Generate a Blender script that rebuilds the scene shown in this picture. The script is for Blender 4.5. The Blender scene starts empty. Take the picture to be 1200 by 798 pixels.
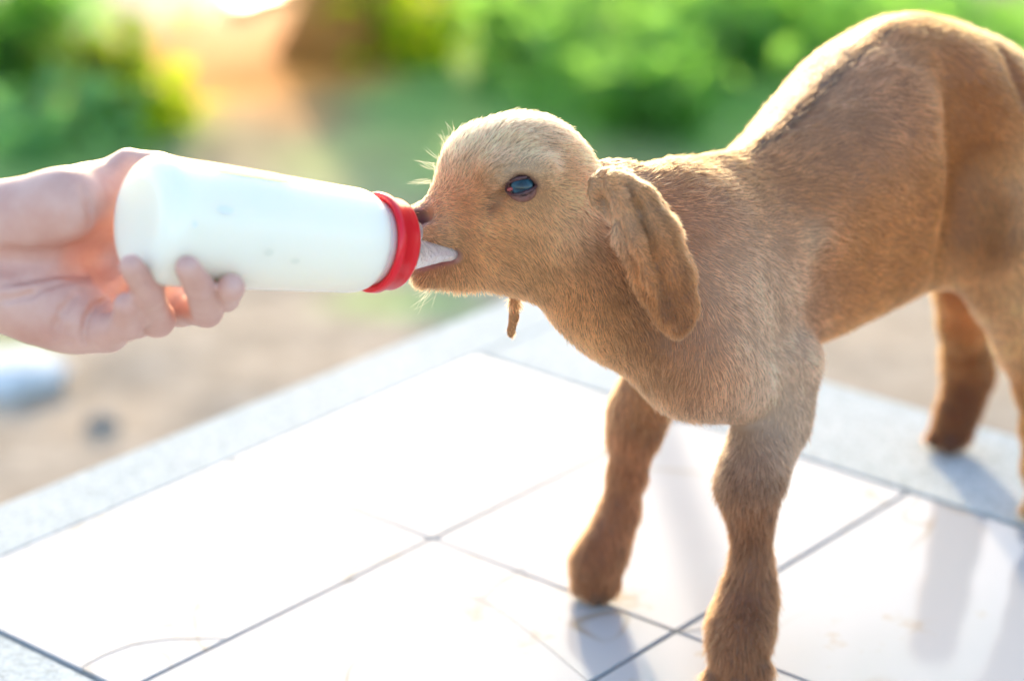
import bpy, bmesh, math, os
import numpy as np
from mathutils import Vector, Matrix, Euler

rng = np.random.default_rng(7)
scene = bpy.context.scene
COL = scene.collection

# ------------------------------------------------------------------ camera
CAM_H = 0.60                 # camera height above the table top (table top is z = 0)
PITCH = math.radians(21.1)
GROUND_Z = -0.45
cam_data = bpy.data.cameras.new('camera')
cam = bpy.data.objects.new('camera', cam_data)
COL.objects.link(cam)
cam.location = (0, 0, CAM_H)
cam.rotation_euler = (math.pi / 2 - PITCH, 0, 0)
cam_data.sensor_width = 36
cam_data.lens = 2845.0 / 1200 * 36
cam_data.clip_start = 0.05
cam_data.clip_end = 2000
cam_data.dof.use_dof = True
cam_data.dof.focus_distance = 1.135
cam_data.dof.aperture_fstop = 3.6
scene.camera = cam

# ------------------------------------------------------------------ world, sun, exposure
SUN_ELEV = math.radians(15.0)
SUN_AZ = math.radians(-6.0)          # measured from +Y (straight ahead) towards +X
world = bpy.data.worlds.new('World')
scene.world = world
world.use_nodes = True
wn, wl = world.node_tree.nodes, world.node_tree.links
sky = wn.new('ShaderNodeTexSky')
sky.sky_type = 'NISHITA'
sky.sun_disc = False
sky.sun_elevation = SUN_ELEV
sky.sun_rotation = SUN_AZ
sky.air_density = 1.0
sky.dust_density = 1.6
sky.ozone_density = 1.0
wl.new(sky.outputs[0], wn['Background'].inputs[0])
wn['Background'].inputs[1].default_value = 0.15
sun_data = bpy.data.lights.new('sun', 'SUN')
sun = bpy.data.objects.new('sun', sun_data)
COL.objects.link(sun)
sun_data.energy = 2.0
sun_data.angle = math.radians(3.0)
sun_data.color = (1.0, 0.76, 0.47)
sdir = Vector((math.sin(SUN_AZ) * math.cos(SUN_ELEV), math.cos(SUN_AZ) * math.cos(SUN_ELEV), math.sin(SUN_ELEV)))
sun.rotation_euler = sdir.to_track_quat('Z', 'Y').to_euler()
sun.location = sdir * 30
scene.view_settings.view_transform = 'Standard'
scene.view_settings.look = 'None'
scene.view_settings.exposure = 2.0
scene.view_settings.gamma = 1.0
scene.view_settings.use_white_balance = True      # camera white balance set for open shade
scene.view_settings.white_balance_temperature = 6400
scene.view_settings.white_balance_tint = 10
scene.cycles.max_bounces = 10
scene.cycles.transparent_max_bounces = 12
scene.cycles.sample_clamp_indirect = 8.0
scene.cycles.use_denoising = True

FUR = True

# ------------------------------------------------------------------ measuring helpers
cp, sp = math.cos(PITCH), math.sin(PITCH)
FPX = 2845.0
CAM = np.array([0, 0, CAM_H])

def ray(x, y):
    u, w = x - 600.0, 399.0 - y
    return np.array([u, FPX * cp + w * sp, -FPX * sp + w * cp])

def at(x, y, Y):
    """world point at depth Y seen in direction (x, y)"""
    r = ray(x, y)
    return CAM + r * (Y / r[1])

def on(x, y, z):
    r = ray(x, y)
    return CAM + r * ((z - CAM_H) / r[2])

def mpp(p):
    """metres per photo pixel at a world point"""
    q = np.asarray(p) - CAM
    return (q[1] * cp - q[2] * sp) / FPX

# ------------------------------------------------------------------ object helpers
def link(o, parent=None):
    COL.objects.link(o)
    if parent is not None:
        o.parent = parent
    return o

def tag(o, label=None, cat=None, group=None, kind=None):
    if label: o['label'] = label
    if cat: o['category'] = cat
    if group: o['group'] = group
    if kind: o['kind'] = kind
    return o

def mesh_obj(name, verts, faces, mat=None, parent=None, smooth=True, attrs=None):
    me = bpy.data.meshes.new(name)
    verts = np.asarray(verts, dtype=np.float32)
    if isinstance(faces, np.ndarray):
        n, k = faces.shape
        me.vertices.add(len(verts)); me.vertices.foreach_set('co', verts.ravel())
        me.loops.add(n * k); me.loops.foreach_set('vertex_index', faces.astype(np.int32).ravel())
        me.polygons.add(n); me.polygons.foreach_set('loop_start', np.arange(0, n * k, k, dtype=np.int32))
        me.update(calc_edges=True)
    else:
        me.from_pydata(verts.tolist(), [], faces)
        me.update()
    me.polygons.foreach_set('use_smooth', np.full(len(me.polygons), smooth))
    if attrs:
        for k, v in attrs.items():
            a = me.color_attributes.new(k, 'FLOAT_COLOR', 'POINT')
            c = np.ones((len(verts), 4), np.float32); c[:, :v.shape[1]] = v
            a.data.foreach_set('color', c.ravel())
    if mat: me.materials.append(mat)
    me.validate()
    return link(bpy.data.objects.new(name, me), parent)

def bm_obj(name, bm, mat=None, parent=None, smooth=True):
    me = bpy.data.meshes.new(name)
    bm.normal_update(); bm.to_mesh(me); bm.free()
    me.polygons.foreach_set('use_smooth', np.full(len(me.polygons), smooth))
    if mat: me.materials.append(mat)
    return link(bpy.data.objects.new(name, me), parent)

def empty(name, loc):
    o = bpy.data.objects.new(name, None)
    o.location = loc
    o.empty_display_size = 0.05
    return link(o)

# ------------------------------------------------------------------ material helpers
def material(name):
    m = bpy.data.materials.new(name); m.use_nodes = True
    return m, m.node_tree.nodes, m.node_tree.links, m.node_tree.nodes['Principled BSDF']

def N(nodes, typ, **kw):
    n = nodes.new(typ)
    for k, v in kw.items():
        if k.startswith('i_'):
            n.inputs[k[2:].replace('_', ' ')].default_value = v
        else:
            setattr(n, k, v)
    return n

def mix_rgb(nodes, links, fac, a, b, blend='MIX'):
    n = nodes.new('ShaderNodeMix'); n.data_type = 'RGBA'; n.blend_type = blend
    for sock, v in ((n.inputs[0], fac), (n.inputs[6], a), (n.inputs[7], b)):
        if hasattr(v, 'is_output'): links.new(v, sock)
        else: sock.default_value = v
    return n.outputs[2]

def ramp(nodes, links, src, stops):
    r = nodes.new('ShaderNodeValToRGB')
    links.new(src, r.inputs[0])
    els = r.color_ramp.elements
    while len(els) < len(stops): els.new(0.5)
    for e, (p, c) in zip(els, stops):
        e.position = p; e.color = c if len(c) == 4 else (*c, 1)
    return r.outputs[0]

def bump(nodes, links, bsdf, src, strength, dist):
    b = nodes.new('ShaderNodeBump')
    b.inputs['Strength'].default_value = strength; b.inputs['Distance'].default_value = dist
    links.new(src, b.inputs['Height']); links.new(b.outputs[0], bsdf.inputs['Normal'])

def noise(nodes, links, scale, detail=4, rough=0.55, coord='Object', dist=0.0):
    t = nodes.get('TC') or nodes.new('ShaderNodeTexCoord'); t.name = 'TC'
    n = N(nodes, 'ShaderNodeTexNoise', i_Scale=scale, i_Detail=detail, i_Roughness=rough, i_Distortion=dist)
    links.new(t.outputs[coord], n.inputs['Vector'])
    return n

# ------------------------------------------------------------------ signed distance field modelling
class Field:
    def __init__(s, lo, hi, h):
        s.lo, s.h = np.array(lo, float), h
        s.n = np.ceil((np.array(hi) - s.lo) / h).astype(int) + 1
        s.d = np.full(s.n, 0.05, np.float32)
        s.ax = [s.lo[i] + h * np.arange(s.n[i]) for i in range(3)]

    def _sub(s, mn, mx):
        i0 = np.clip(np.floor((mn - s.lo) / s.h).astype(int), 0, s.n - 1)
        i1 = np.clip(np.ceil((mx - s.lo) / s.h).astype(int) + 1, 1, s.n)
        sl = tuple(slice(a, b) for a, b in zip(i0, i1))
        g = [s.ax[i][sl[i]].astype(np.float32) for i in range(3)]
        return sl, g[0][:, None, None], g[1][None, :, None], g[2][None, None, :]

    def cone(s, a, b, r1, r2, k=0.01, squash=None, sub=False):
        """round cone a->b; squash = (direction, factor): thickness along direction is factor*radius"""
        a, b = np.asarray(a, float), np.asarray(b, float)
        m = max(r1, r2) + k + 0.012
        sl, X, Y, Z = s._sub(np.minimum(a, b) - m, np.maximum(a, b) + m)
        px, py, pz = X - a[0], Y - a[1], Z - a[2]
        ba = b - a
        if squash:
            n, f = squash; n = np.asarray(n, float) / np.linalg.norm(n); g = 1 / f - 1
            dn = (px * n[0] + py * n[1] + pz * n[2]) * g
            px, py, pz = px + dn * n[0], py + dn * n[1], pz + dn * n[2]
            ba = ba + n * (ba @ n) * g
        L2 = float(ba @ ba) + 1e-12
        t = np.clip((px * ba[0] + py * ba[1] + pz * ba[2]) / L2, 0, 1)
        d = np.sqrt((px - t * ba[0]) ** 2 + (py - t * ba[1]) ** 2 + (pz - t * ba[2]) ** 2) - (r1 + (r2 - r1) * t)
        if squash:
            d = d * (0.5 + 0.5 * squash[1])
        cur = s.d[sl]
        if sub:
            d = -d
            hh = np.maximum(k - np.abs(cur - d), 0) / k
            s.d[sl] = np.maximum(cur, d) + hh * hh * k * 0.25
        else:
            hh = np.maximum(k - np.abs(cur - d), 0) / k
            s.d[sl] = np.minimum(cur, d) - hh * hh * k * 0.25

    def ball(s, c, r, **kw):
        s.cone(c, np.asarray(c) + 1e-6, r, r, **kw)

    def chain(s, pts, rs, **kw):
        for i in range(len(pts) - 1):
            s.cone(pts[i], pts[i + 1], rs[i], rs[i + 1], **kw)

    def value(s, p):
        q = (np.asarray(p) - s.lo) / s.h
        i = np.clip(np.floor(q).astype(int), 0, s.n - 2); f = np.clip(q - i, 0, 1)
        r = 0
        for a in (0, 1):
            for b in (0, 1):
                for c in (0, 1):
                    r += (f[0] if a else 1 - f[0]) * (f[1] if b else 1 - f[1]) * (f[2] if c else 1 - f[2]) * s.d[i[0] + a, i[1] + b, i[2] + c]
        return r

    def hit(s, o, d, depth=0.0):
        """first point of the surface along o + t d, pushed in by depth"""
        d = d / np.linalg.norm(d)
        hi = s.lo + s.h * (s.n - 1)
        t1, t2 = (s.lo - o) / d, (hi - o) / d
        t0, te = np.max(np.minimum(t1, t2)), np.min(np.maximum(t1, t2))
        for t in np.arange(t0, te, s.h * .5):
            if s.value(o + d * t) < 0:
                return o + d * (t + depth)
        return o + d * (t0 + te) / 2

    def mesh(s, smooth=2):
        d = s.d
        nx, ny, nz = d.shape
        ins = d < 0
        c = [ins[i:nx - 1 + i, j:ny - 1 + j, k:nz - 1 + k] for i in (0, 1) for j in (0, 1) for k in (0, 1)]
        cnt = sum(x.astype(np.int8) for x in c)
        act = (cnt > 0) & (cnt < 8)
        idx = np.full(act.shape, -1, np.int64)
        cells = np.argwhere(act); idx[act] = np.arange(len(cells))
        acc = np.zeros((len(cells), 3)); w = np.zeros(len(cells))
        offs = [(i, j, k) for i in (0, 1) for j in (0, 1) for k in (0, 1)]
        vals = {o: d[cells[:, 0] + o[0], cells[:, 1] + o[1], cells[:, 2] + o[2]] for o in offs}
        for o in offs:
            for ax in range(3):
                if o[ax] == 0:
                    q = list(o); q[ax] = 1; q = tuple(q)
                    v0, v1 = vals[o], vals[q]
                    x = (v0 < 0) != (v1 < 0)
                    t = np.where(x, v0 / np.where(x, v0 - v1, 1), 0)
                    for e in range(3):
                        acc[:, e] += np.where(x, o[e] + (t if e == ax else 0), 0)
                    w += x
        V = s.lo + s.h * (cells + acc / w[:, None])
        F = []
        for ax in range(3):
            A = [slice(0, n) for n in d.shape]; B = list(A)
            A[ax] = slice(0, d.shape[ax] - 1); B[ax] = slice(1, d.shape[ax])
            i0, i1 = ins[tuple(A)], ins[tuple(B)]
            e = np.argwhere(i0 != i1)
            o1, o2 = (ax + 1) % 3, (ax + 2) % 3
            e = e[(e[:, o1] > 0) & (e[:, o2] > 0) & (e[:, o1] < act.shape[o1]) & (e[:, o2] < act.shape[o2])]
            flip = i0[tuple(e.T)]
            q = []
            for (u, v) in ((1, 1), (0, 1), (0, 0), (1, 0)):
                cc = e.copy(); cc[:, o1] -= u; cc[:, o2] -= v
                q.append(idx[tuple(cc.T)])
            q = np.stack(q, 1)
            q[~flip] = q[~flip][:, ::-1]
            F.append(q)
        F = np.concatenate(F)
        for it in range(smooth):
            sm = np.zeros_like(V); ct = np.zeros(len(V))
            for i in range(4):
                a, b = F[:, i], F[:, (i + 1) % 4]
                for ax in range(3):
                    sm[:, ax] += np.bincount(a, V[b, ax], len(V)) + np.bincount(b, V[a, ax], len(V))
                ct += np.bincount(a, minlength=len(V)) + np.bincount(b, minlength=len(V))
            V = V + (0.55 if it % 2 == 0 else -0.2) * (sm / np.maximum(ct, 1)[:, None] - V)
        return V, F

def vertex_normals(V, F):
    n = np.cross(V[F[:, 2]] - V[F[:, 0]], V[F[:, 3]] - V[F[:, 1]])
    out = np.zeros_like(V)
    for i in range(4):
        for ax in range(3):
            out[:, ax] += np.bincount(F[:, i], n[:, ax], len(V))
    return out / np.maximum(np.linalg.norm(out, axis=1), 1e-12)[:, None]

def vnoise(p, freq, seed=0):
    """cheap value noise, numpy only"""
    q = np.asarray(p, float) * freq + 57.3 + seed * 11.7
    i = np.floor(q).astype(np.int64); f = q - i; f = f * f * (3 - 2 * f)
    def hsh(a, b, c):
        h = (a * 374761393 + b * 668265263 + c * 2147483647 + seed * 974711) & 0xffffffff
        h = ((h ^ (h >> 13)) * 1274126177) & 0xffffffff
        return ((h ^ (h >> 16)) & 0xffff) / 65535.0
    r = 0
    for dx in (0, 1):
        for dy in (0, 1):
            for dz in (0, 1):
                w = (f[:, 0] if dx else 1 - f[:, 0]) * (f[:, 1] if dy else 1 - f[:, 1]) * (f[:, 2] if dz else 1 - f[:, 2])
                r = r + w * hsh(i[:, 0] + dx, i[:, 1] + dy, i[:, 2] + dz)
    return r

def smooth01(x, a, b):
    t = np.clip((x - a) / (b - a), 0, 1)
    return t * t * (3 - 2 * t)
# ================================================================== SETTING
# ---- ground sheet with sand and turf patches, plus orange painted for the sun glow
def ground_colour(P):
    """albedo of the yard from where it is: pale sand, olive thin turf, orange painted for the sun glow"""
    sand = np.array([0.37, 0.305, 0.24]); turf = np.array([0.17, 0.30, 0.07]); glow_orange = np.array([0.70, 0.25, 0.02])
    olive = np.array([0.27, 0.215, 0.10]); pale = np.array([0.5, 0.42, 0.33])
    P3 = np.column_stack([P[:, 0], P[:, 1], np.zeros(len(P))])
    c = np.tile(sand, (len(P), 1))
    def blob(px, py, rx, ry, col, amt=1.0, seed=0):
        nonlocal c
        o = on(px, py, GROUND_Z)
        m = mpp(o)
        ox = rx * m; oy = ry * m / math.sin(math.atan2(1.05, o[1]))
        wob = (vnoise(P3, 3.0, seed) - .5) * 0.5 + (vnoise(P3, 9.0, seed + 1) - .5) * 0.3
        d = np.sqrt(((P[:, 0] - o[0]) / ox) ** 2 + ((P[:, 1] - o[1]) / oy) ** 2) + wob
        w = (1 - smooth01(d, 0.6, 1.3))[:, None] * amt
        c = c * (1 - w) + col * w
    blob(330, 140, 330, 90, olive * 1.1, 0.8, 1)
    blob(500, 200, 170, 60, turf * 1.5, 0.4, 2)
    blob(1000, 110, 560, 120, turf * 1.5, 1.0, 3)
    blob(560, 70, 130, 90, turf * 1.4, 0.9, 4)
    blob(30, 170, 200, 110, turf * 1.3, 0.95, 5)
    blob(480, 360, 120, 26, turf * 1.7, 0.55, 6)
    blob(660, 190, 170, 50, turf * 1.5, 0.7, 8)
    blob(740, 190, 80, 24, olive, 0.5, 9)
    blob(320, 20, 190, 100, glow_orange, 0.9, 10)  # orange of the sun glow painted into the ground colour
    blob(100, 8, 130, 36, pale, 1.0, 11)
    blob(30, 395, 70, 14, turf, 0.5, 12)
    blob(1185, 30, 40, 40, olive, 0.6, 13)
    sp_ = vnoise(P3, 14, 21)[:, None]
    return c * (0.86 + 0.28 * sp_)

def glow_gloss_map(P):  # added gloss on the ground to spread the sun glow
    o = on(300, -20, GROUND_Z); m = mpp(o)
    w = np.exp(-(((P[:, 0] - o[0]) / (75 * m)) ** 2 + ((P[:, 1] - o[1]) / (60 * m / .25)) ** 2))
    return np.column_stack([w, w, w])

n1 = 260
gx = np.sign(np.linspace(-1, 1, n1)) * np.abs(np.linspace(-1, 1, n1)) ** 3.2 * 260
gy = 3.4 + np.sign(np.linspace(-1, 1, n1)) * np.abs(np.linspace(-1, 1, n1)) ** 3.2 * 260
# refine near part: mix of a dense central band
core_x = np.linspace(-1.6, 2.0, 150); core_y = np.linspace(1.2, 6.2, 190)
gx = np.unique(np.concatenate([core_x, gx[(gx < -1.6) | (gx > 2.0)]]))
gy = np.unique(np.concatenate([core_y, gy[(gy < 1.2) | (gy > 6.2)]]))
GX, GY = np.meshgrid(gx, gy, indexing='ij')
P = np.column_stack([GX.ravel(), GY.ravel()])
P3 = np.column_stack([P, np.zeros(len(P))])
near = np.exp(-((P[:, 0]) ** 2 + (P[:, 1] - 3.5) ** 2) / 60)
Zg = GROUND_Z + ((vnoise(P3, 1.6, 3) - .5) * .03 + (vnoise(P3, 7, 4) - .5) * .014) * near
nx_, ny_ = len(gx), len(gy)
ii = np.arange(nx_ * ny_).reshape(nx_, ny_)
Fg = np.stack([ii[:-1, :-1], ii[1:, :-1], ii[1:, 1:], ii[:-1, 1:]], -1).reshape(-1, 4)
m_ground, nd, lk, bs = material('yard_soil')
att = N(nd, 'ShaderNodeAttribute', attribute_name='col')
n_a = noise(nd, lk, 26, 6, 0.65)
n_b = noise(nd, lk, 140, 3, 0.6)
f1 = ramp(nd, lk, n_a.outputs['Fac'], [(0.3, (.62, .60, .58)), (0.7, (1.2, 1.2, 1.2))])
c1 = mix_rgb(nd, lk, 1.0, att.outputs['Color'], f1, 'MULTIPLY')
lk.new(c1, bs.inputs['Base Color'])
glow_gloss = N(nd, 'ShaderNodeAttribute', attribute_name='glow_gloss')
wr = N(nd, 'ShaderNodeMapRange'); lk.new(glow_gloss.outputs['Fac'], wr.inputs[0]); wr.inputs[3].default_value = .95; wr.inputs[4].default_value = .56
lk.new(wr.outputs[0], bs.inputs['Roughness'])
bump(nd, lk, bs, n_b.outputs['Fac'], 0.5, 0.006)
g = mesh_obj('ground', np.column_stack([P, Zg]), Fg, m_ground, attrs={'col': ground_colour(P), 'glow_gloss': glow_gloss_map(P)})
tag(g, kind='structure')

# ---- leaves: one routine makes every leaf cluster
def leaf_mesh(bases, dirs, lens, wids, droop=0.3):
    """each leaf: 6 verts, 4 tris, folded along the midrib"""
    n = len(bases)
    d = dirs / np.linalg.norm(dirs, axis=1)[:, None]
    up = np.tile([0, 0, 1.0], (n, 1)) + rng.normal(0, .35, (n, 3))
    sde = np.cross(d, up); sde /= np.linalg.norm(sde, axis=1)[:, None] + 1e-9
    nn = np.cross(sde, d)
    L, W = lens[:, None], wids[:, None]
    mid = bases + d * L * .5 - [0, 0, 1] * L * droop * .12
    tip = bases + d * L - [0, 0, 1] * L * droop * .6
    v = np.stack([bases, mid + sde * W * .5 + nn * W * .18, mid, mid - sde * W * .5 + nn * W * .18, tip], 1)
    f = np.array([[0, 2, 1], [0, 3, 2], [1, 2, 4], [2, 3, 4]])
    F_ = (np.arange(n)[:, None, None] * 5 + f[None]).reshape(-1, 3)
    return v.reshape(-1, 3), F_

def leaf_mat(name, col, col2, trans=0.45):
    m, nd, lk, bs = material(name)
    geo = nd.new('ShaderNodeNewGeometry')
    rr = geo.outputs['Random Per Island']
    c = mix_rgb(nd, lk, rr, (*col, 1), (*col2, 1))
    nz = noise(nd, lk, 40, 3)
    c = mix_rgb(nd, lk, 0.5, c, ramp(nd, lk, nz.outputs['Fac'], [(0.35, (.7, .7, .7)), (0.7, (1.2, 1.2, 1.1))]), 'MULTIPLY')
    lk.new(c, bs.inputs['Base Color'])
    bs.inputs['Roughness'].default_value = 0.8; bs.inputs['Specular IOR Level'].default_value = .2
    tr = nd.new('ShaderNodeBsdfTranslucent')
    lk.new(mix_rgb(nd, lk, 1.0, c, (1.5, 1.7, 0.7, 1), 'MULTIPLY'), tr.inputs['Color'])
    ms = nd.new('ShaderNodeMixShader'); ms.inputs[0].default_value = trans
    lk.new(bs.outputs[0], ms.inputs[1]); lk.new(tr.outputs[0], ms.inputs[2])
    lk.new(ms.outputs[0], nd['Material Output'].inputs['Surface'])
    return m

m_leaf = leaf_mat('weed_leaf', (.19, .35, .12), (.27, .47, .17), .58)
m_leaf_dark = leaf_mat('shrub_leaf_dark', (.11, .27, .07), (.18, .36, .09), .58)
m_leaf_yellow = leaf_mat('shrub_leaf_yellow', (.50, .50, .02), (.36, .48, .02), .68)
m_leaf_blue = leaf_mat('shrub_leaf_grey', (.18, .36, .19), (.26, .46, .25), .55)
m_leaf_olive = leaf_mat('shrub_leaf_olive', (.24, .29, .04), (.30, .33, .05), .55)
m_stem, nd, lk, bs = material('plant_stem'); bs.inputs['Base Color'].default_value = (.12, .13, .05, 1)

# ---- low weeds covering the green part of the yard (nobody could count them)
def cover(zones, per_m2, name, mat, lo, hi, hgt):
    B, D, Ls, Ws = [], [], [], []
    for (px, py, rx, ry, dens) in zones:
        o = on(px, py, GROUND_Z); m = mpp(o)
        ax_, ay_ = rx * m, ry * m / math.sin(math.atan2(1.05, o[1]))
        n = int(math.pi * ax_ * ay_ * per_m2 * dens)
        a, r = rng.uniform(0, 2 * np.pi, n), np.sqrt(rng.uniform(0, 1, n)) * rng.uniform(.8, 1.15, n)
        q = np.column_stack([o[0] + ax_ * r * np.cos(a), o[1] + ay_ * r * np.sin(a), np.zeros(n)])
        keep = vnoise(q, 4.5, 31) + rng.uniform(-.15, .15, n) > 0.36
        q = q[keep]
        hmap = 0.35 + 1.1 * vnoise(q, 3.2, 33)
        for k in range(6):
            b = q.copy(); b[:, 2] = GROUND_Z + hmap * hgt * rng.uniform(0, 1, len(q))
            b[:, :2] += rng.normal(0, .012, (len(q), 2))
            an = rng.uniform(0, 2 * np.pi, len(q)); el = rng.uniform(-.1, 1.1, len(q))
            B.append(b); D.append(np.column_stack([np.cos(an) * np.cos(el), np.sin(an) * np.cos(el), np.sin(el)]))
            l = rng.uniform(lo, hi, len(q)); Ls.append(l); Ws.append(l * rng.uniform(.35, .6, len(q)))
    v, f = leaf_mesh(np.concatenate(B), np.concatenate(D), np.concatenate(Ls), np.concatenate(Ws))
    o = mesh_obj(name, v, f, mat, smooth=False)
    return tag(o, kind='stuff')

gc = cover([(910, 60, 350, 95, 1.0), (690, 110, 90, 60, .8), (1120, 150, 120, 60, .8), (800, -60, 500, 60, .8)], 420, 'ground_cover', m_leaf, .03, .075, .13)
tag(gc, 'bright green leafy weeds spreading over the yard behind the goat', 'ground cover')
gc = cover([(50, 175, 130, 60, .9), (20, 90, 170, 50, .7)], 420, 'ground_cover', m_leaf_blue, .03, .07, .10)
tag(gc, 'bluish green leafy weeds on the ground behind the hand', 'ground cover')

def shrub(label, px, py, rad, hgt, mat, n_leaf, seed, flat=1.0):
    o = on(px, py, GROUND_Z)
    root = empty('leafy_shrub', o)
    tag(root, label, 'shrub')
    r = np.random.default_rng(seed)
    nst = 9
    bm = bmesh.new()
    ends = []
    for i in range(nst):
        a = r.uniform(0, 2 * math.pi); q = r.uniform(.25, .9) * rad
        p0 = np.array([r.normal(0, .012), r.normal(0, .012), -.02])
        p1 = np.array([math.cos(a) * q * .5, math.sin(a) * q * .5, hgt * r.uniform(.45, .6)])
        p2 = np.array([math.cos(a) * q, math.sin(a) * q, hgt * r.uniform(.7, 1)])
        ends.append((p0, p1, p2))
        tube(bm, [p0, p1, p2], [.006, .0045, .002], 6)
    bm_obj('stem', bm, m_stem, root)
    B, D = [], []
    for j in range(n_leaf):
        p0, p1, p2 = ends[r.integers(nst)]
        t = r.uniform(.12, 1)
        c = (1 - t) ** 2 * p0 + 2 * t * (1 - t) * p1 + t * t * p2
        c = c + r.normal(0, 1, 3) * rad * .2
        c[2] = max(c[2], .01)
        a, e = r.uniform(0, 2 * math.pi), r.uniform(-.4, .9)
        B.append(c); D.append([math.cos(a) * math.cos(e), math.sin(a) * math.cos(e), math.sin(e)])
    l = r.uniform(.035, .075, n_leaf)
    v, f = leaf_mesh(np.array(B), np.array(D), l, l * r.uniform(.4, .6, n_leaf))
    lo_ = mesh_obj('foliage', v, f, mat, root, smooth=False)
    return root

def tube(bm, pts, rads, seg=10, cap=True):
    pts = [Vector(p) for p in pts]
    rings = []
    prev = Vector((1, 0, 0))
    for i, p in enumerate(pts):
        t = (pts[min(i + 1, len(pts) - 1)] - pts[max(i - 1, 0)]).normalized()
        s_ = t.cross(prev if abs(t.dot(prev)) < .95 else Vector((0, 1, 0))).normalized()
        u = s_.cross(t); prev = t.cross(s_) * -1 if False else prev
        rings.append([bm.verts.new(p + (s_ * math.cos(2 * math.pi * k / seg) + u * math.sin(2 * math.pi * k / seg)) * rads[i]) for k in range(seg)])
    for a, b in zip(rings[:-1], rings[1:]):
        for k in range(seg):
            bm.faces.new([a[k], a[(k + 1) % seg], b[(k + 1) % seg], b[k]])
    if cap:
        bm.faces.new(rings[0][::-1]); bm.faces.new(rings[-1])

shrub('dark green shrub at the far left edge above the wrist', 15, 110, .13, .17, m_leaf_dark, 420, 1)
shrub('olive green shrub just right of the darkest shrub at the left', 130, 135, .12, .12, m_leaf_olive, 240, 2)
shrub('small olive shrub above the base of the milk bottle', 185, 150, .10, .08, m_leaf_yellow, 110, 3)
shrub('yellow green sunlit shrub immediately right of the tree trunk', 488, 78, .15, .14, m_leaf_yellow, 260, 4)
shrub('green shrub above the kid goat head between yellow shrub and weeds', 610, 75, .12, .13, m_leaf, 300, 5)
shrub('dark shrub in the weeds above the dip of the goat back', 760, 150, .12, .10, m_leaf_dark, 220, 6)
shrub('bright green shrub in the weeds left of the goat rump', 880, 80, .16, .15, m_leaf, 420, 7)
shrub('green shrub at the top right corner behind the goat tail', 1180, 110, .14, .14, m_leaf, 300, 8)

# ---- leaning tree beside the bright spot
m_bark, nd, lk, bs = material('tree_bark')
nb = noise(nd, lk, 22, 6, .65, dist=.4)
lk.new(ramp(nd, lk, nb.outputs['Fac'], [(.3, (.34, .15, .03)), (.7, (.52, .26, .06))]), bs.inputs['Base Color'])
bs.inputs['Roughness'].default_value = .9
bump(nd, lk, bs, nb.outputs['Fac'], 1, .02)
tb = on(378, 84, GROUND_Z) + np.array([0, .07, 0])
tree = tag(empty('leaning_tree', tb), 'brown tree trunk leaning right beside the bright sun spot', 'tree')
bm = bmesh.new()
lean = np.array([math.tan(math.radians(19)), .18, 1])
tp, tr_ = [], []
for i in range(15):
    z = -.05 + i * .2
    tp.append(lean * z + np.array([math.sin(i * .9) * .012, math.cos(i * 1.3) * .012, 0]) * (i > 0))
    tr_.append(.070 + .022 * math.exp(-max(z, 0) / .06) - z * .009)
tube(bm, tp, tr_, 20)
bm_obj('trunk', bm, m_bark, tree)
top = np.array(tp[-1])
B, D = [], []
for i in range(9):
    a = i * 2.4; q = rng.uniform(.5, 1.1)
    bm = bmesh.new()
    e = top + np.array([math.cos(a) * q, math.sin(a) * q + .3, rng.uniform(.3, .9)])
    mid_ = (top + e) / 2 + [0, 0, .15]
    tube(bm, [top - lean * .08, mid_, e], [.035, .022, .008], 8)
    bm_obj('limb', bm, m_bark, tree)
    for j in range(260):
        t = rng.uniform(.3, 1.1)
        c = top + (e - top) * t + rng.normal(0, .2, 3)
        B.append(c); D.append(rng.normal(0, 1, 3) * [1, 1, .5])
l = rng.uniform(.06, .11, len(B))
v, f = leaf_mesh(np.array(B), np.array(D), l, l * .5)
mesh_obj('crown', v, f, m_leaf, tree, smooth=False)

# ---- added glossy patch, tinted orange, to throw the low sun back as a glow
m_glint, nd, lk, bs = material('glint_surface')
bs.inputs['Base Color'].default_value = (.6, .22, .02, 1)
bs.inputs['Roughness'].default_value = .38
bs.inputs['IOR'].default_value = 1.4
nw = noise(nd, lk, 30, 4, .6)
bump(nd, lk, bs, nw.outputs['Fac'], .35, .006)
def glint_patch(px, py, rx, ry, seed):
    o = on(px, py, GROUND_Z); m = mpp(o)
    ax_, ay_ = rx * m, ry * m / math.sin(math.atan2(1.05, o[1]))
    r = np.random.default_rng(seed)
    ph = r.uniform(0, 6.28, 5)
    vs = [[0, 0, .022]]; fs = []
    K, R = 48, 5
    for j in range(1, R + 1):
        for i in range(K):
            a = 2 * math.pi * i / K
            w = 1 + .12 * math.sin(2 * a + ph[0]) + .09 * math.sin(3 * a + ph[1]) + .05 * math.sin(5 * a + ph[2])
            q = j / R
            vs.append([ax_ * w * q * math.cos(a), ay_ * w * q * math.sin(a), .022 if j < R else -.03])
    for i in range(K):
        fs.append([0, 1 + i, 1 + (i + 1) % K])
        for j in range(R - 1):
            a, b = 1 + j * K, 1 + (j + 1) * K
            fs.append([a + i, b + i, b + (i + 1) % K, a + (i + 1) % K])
    ob = mesh_obj('added_glint_patch', vs, fs, m_glint)
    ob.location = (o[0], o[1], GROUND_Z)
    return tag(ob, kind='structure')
glint_patch(304, -8, 48, 32, 3)

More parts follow.
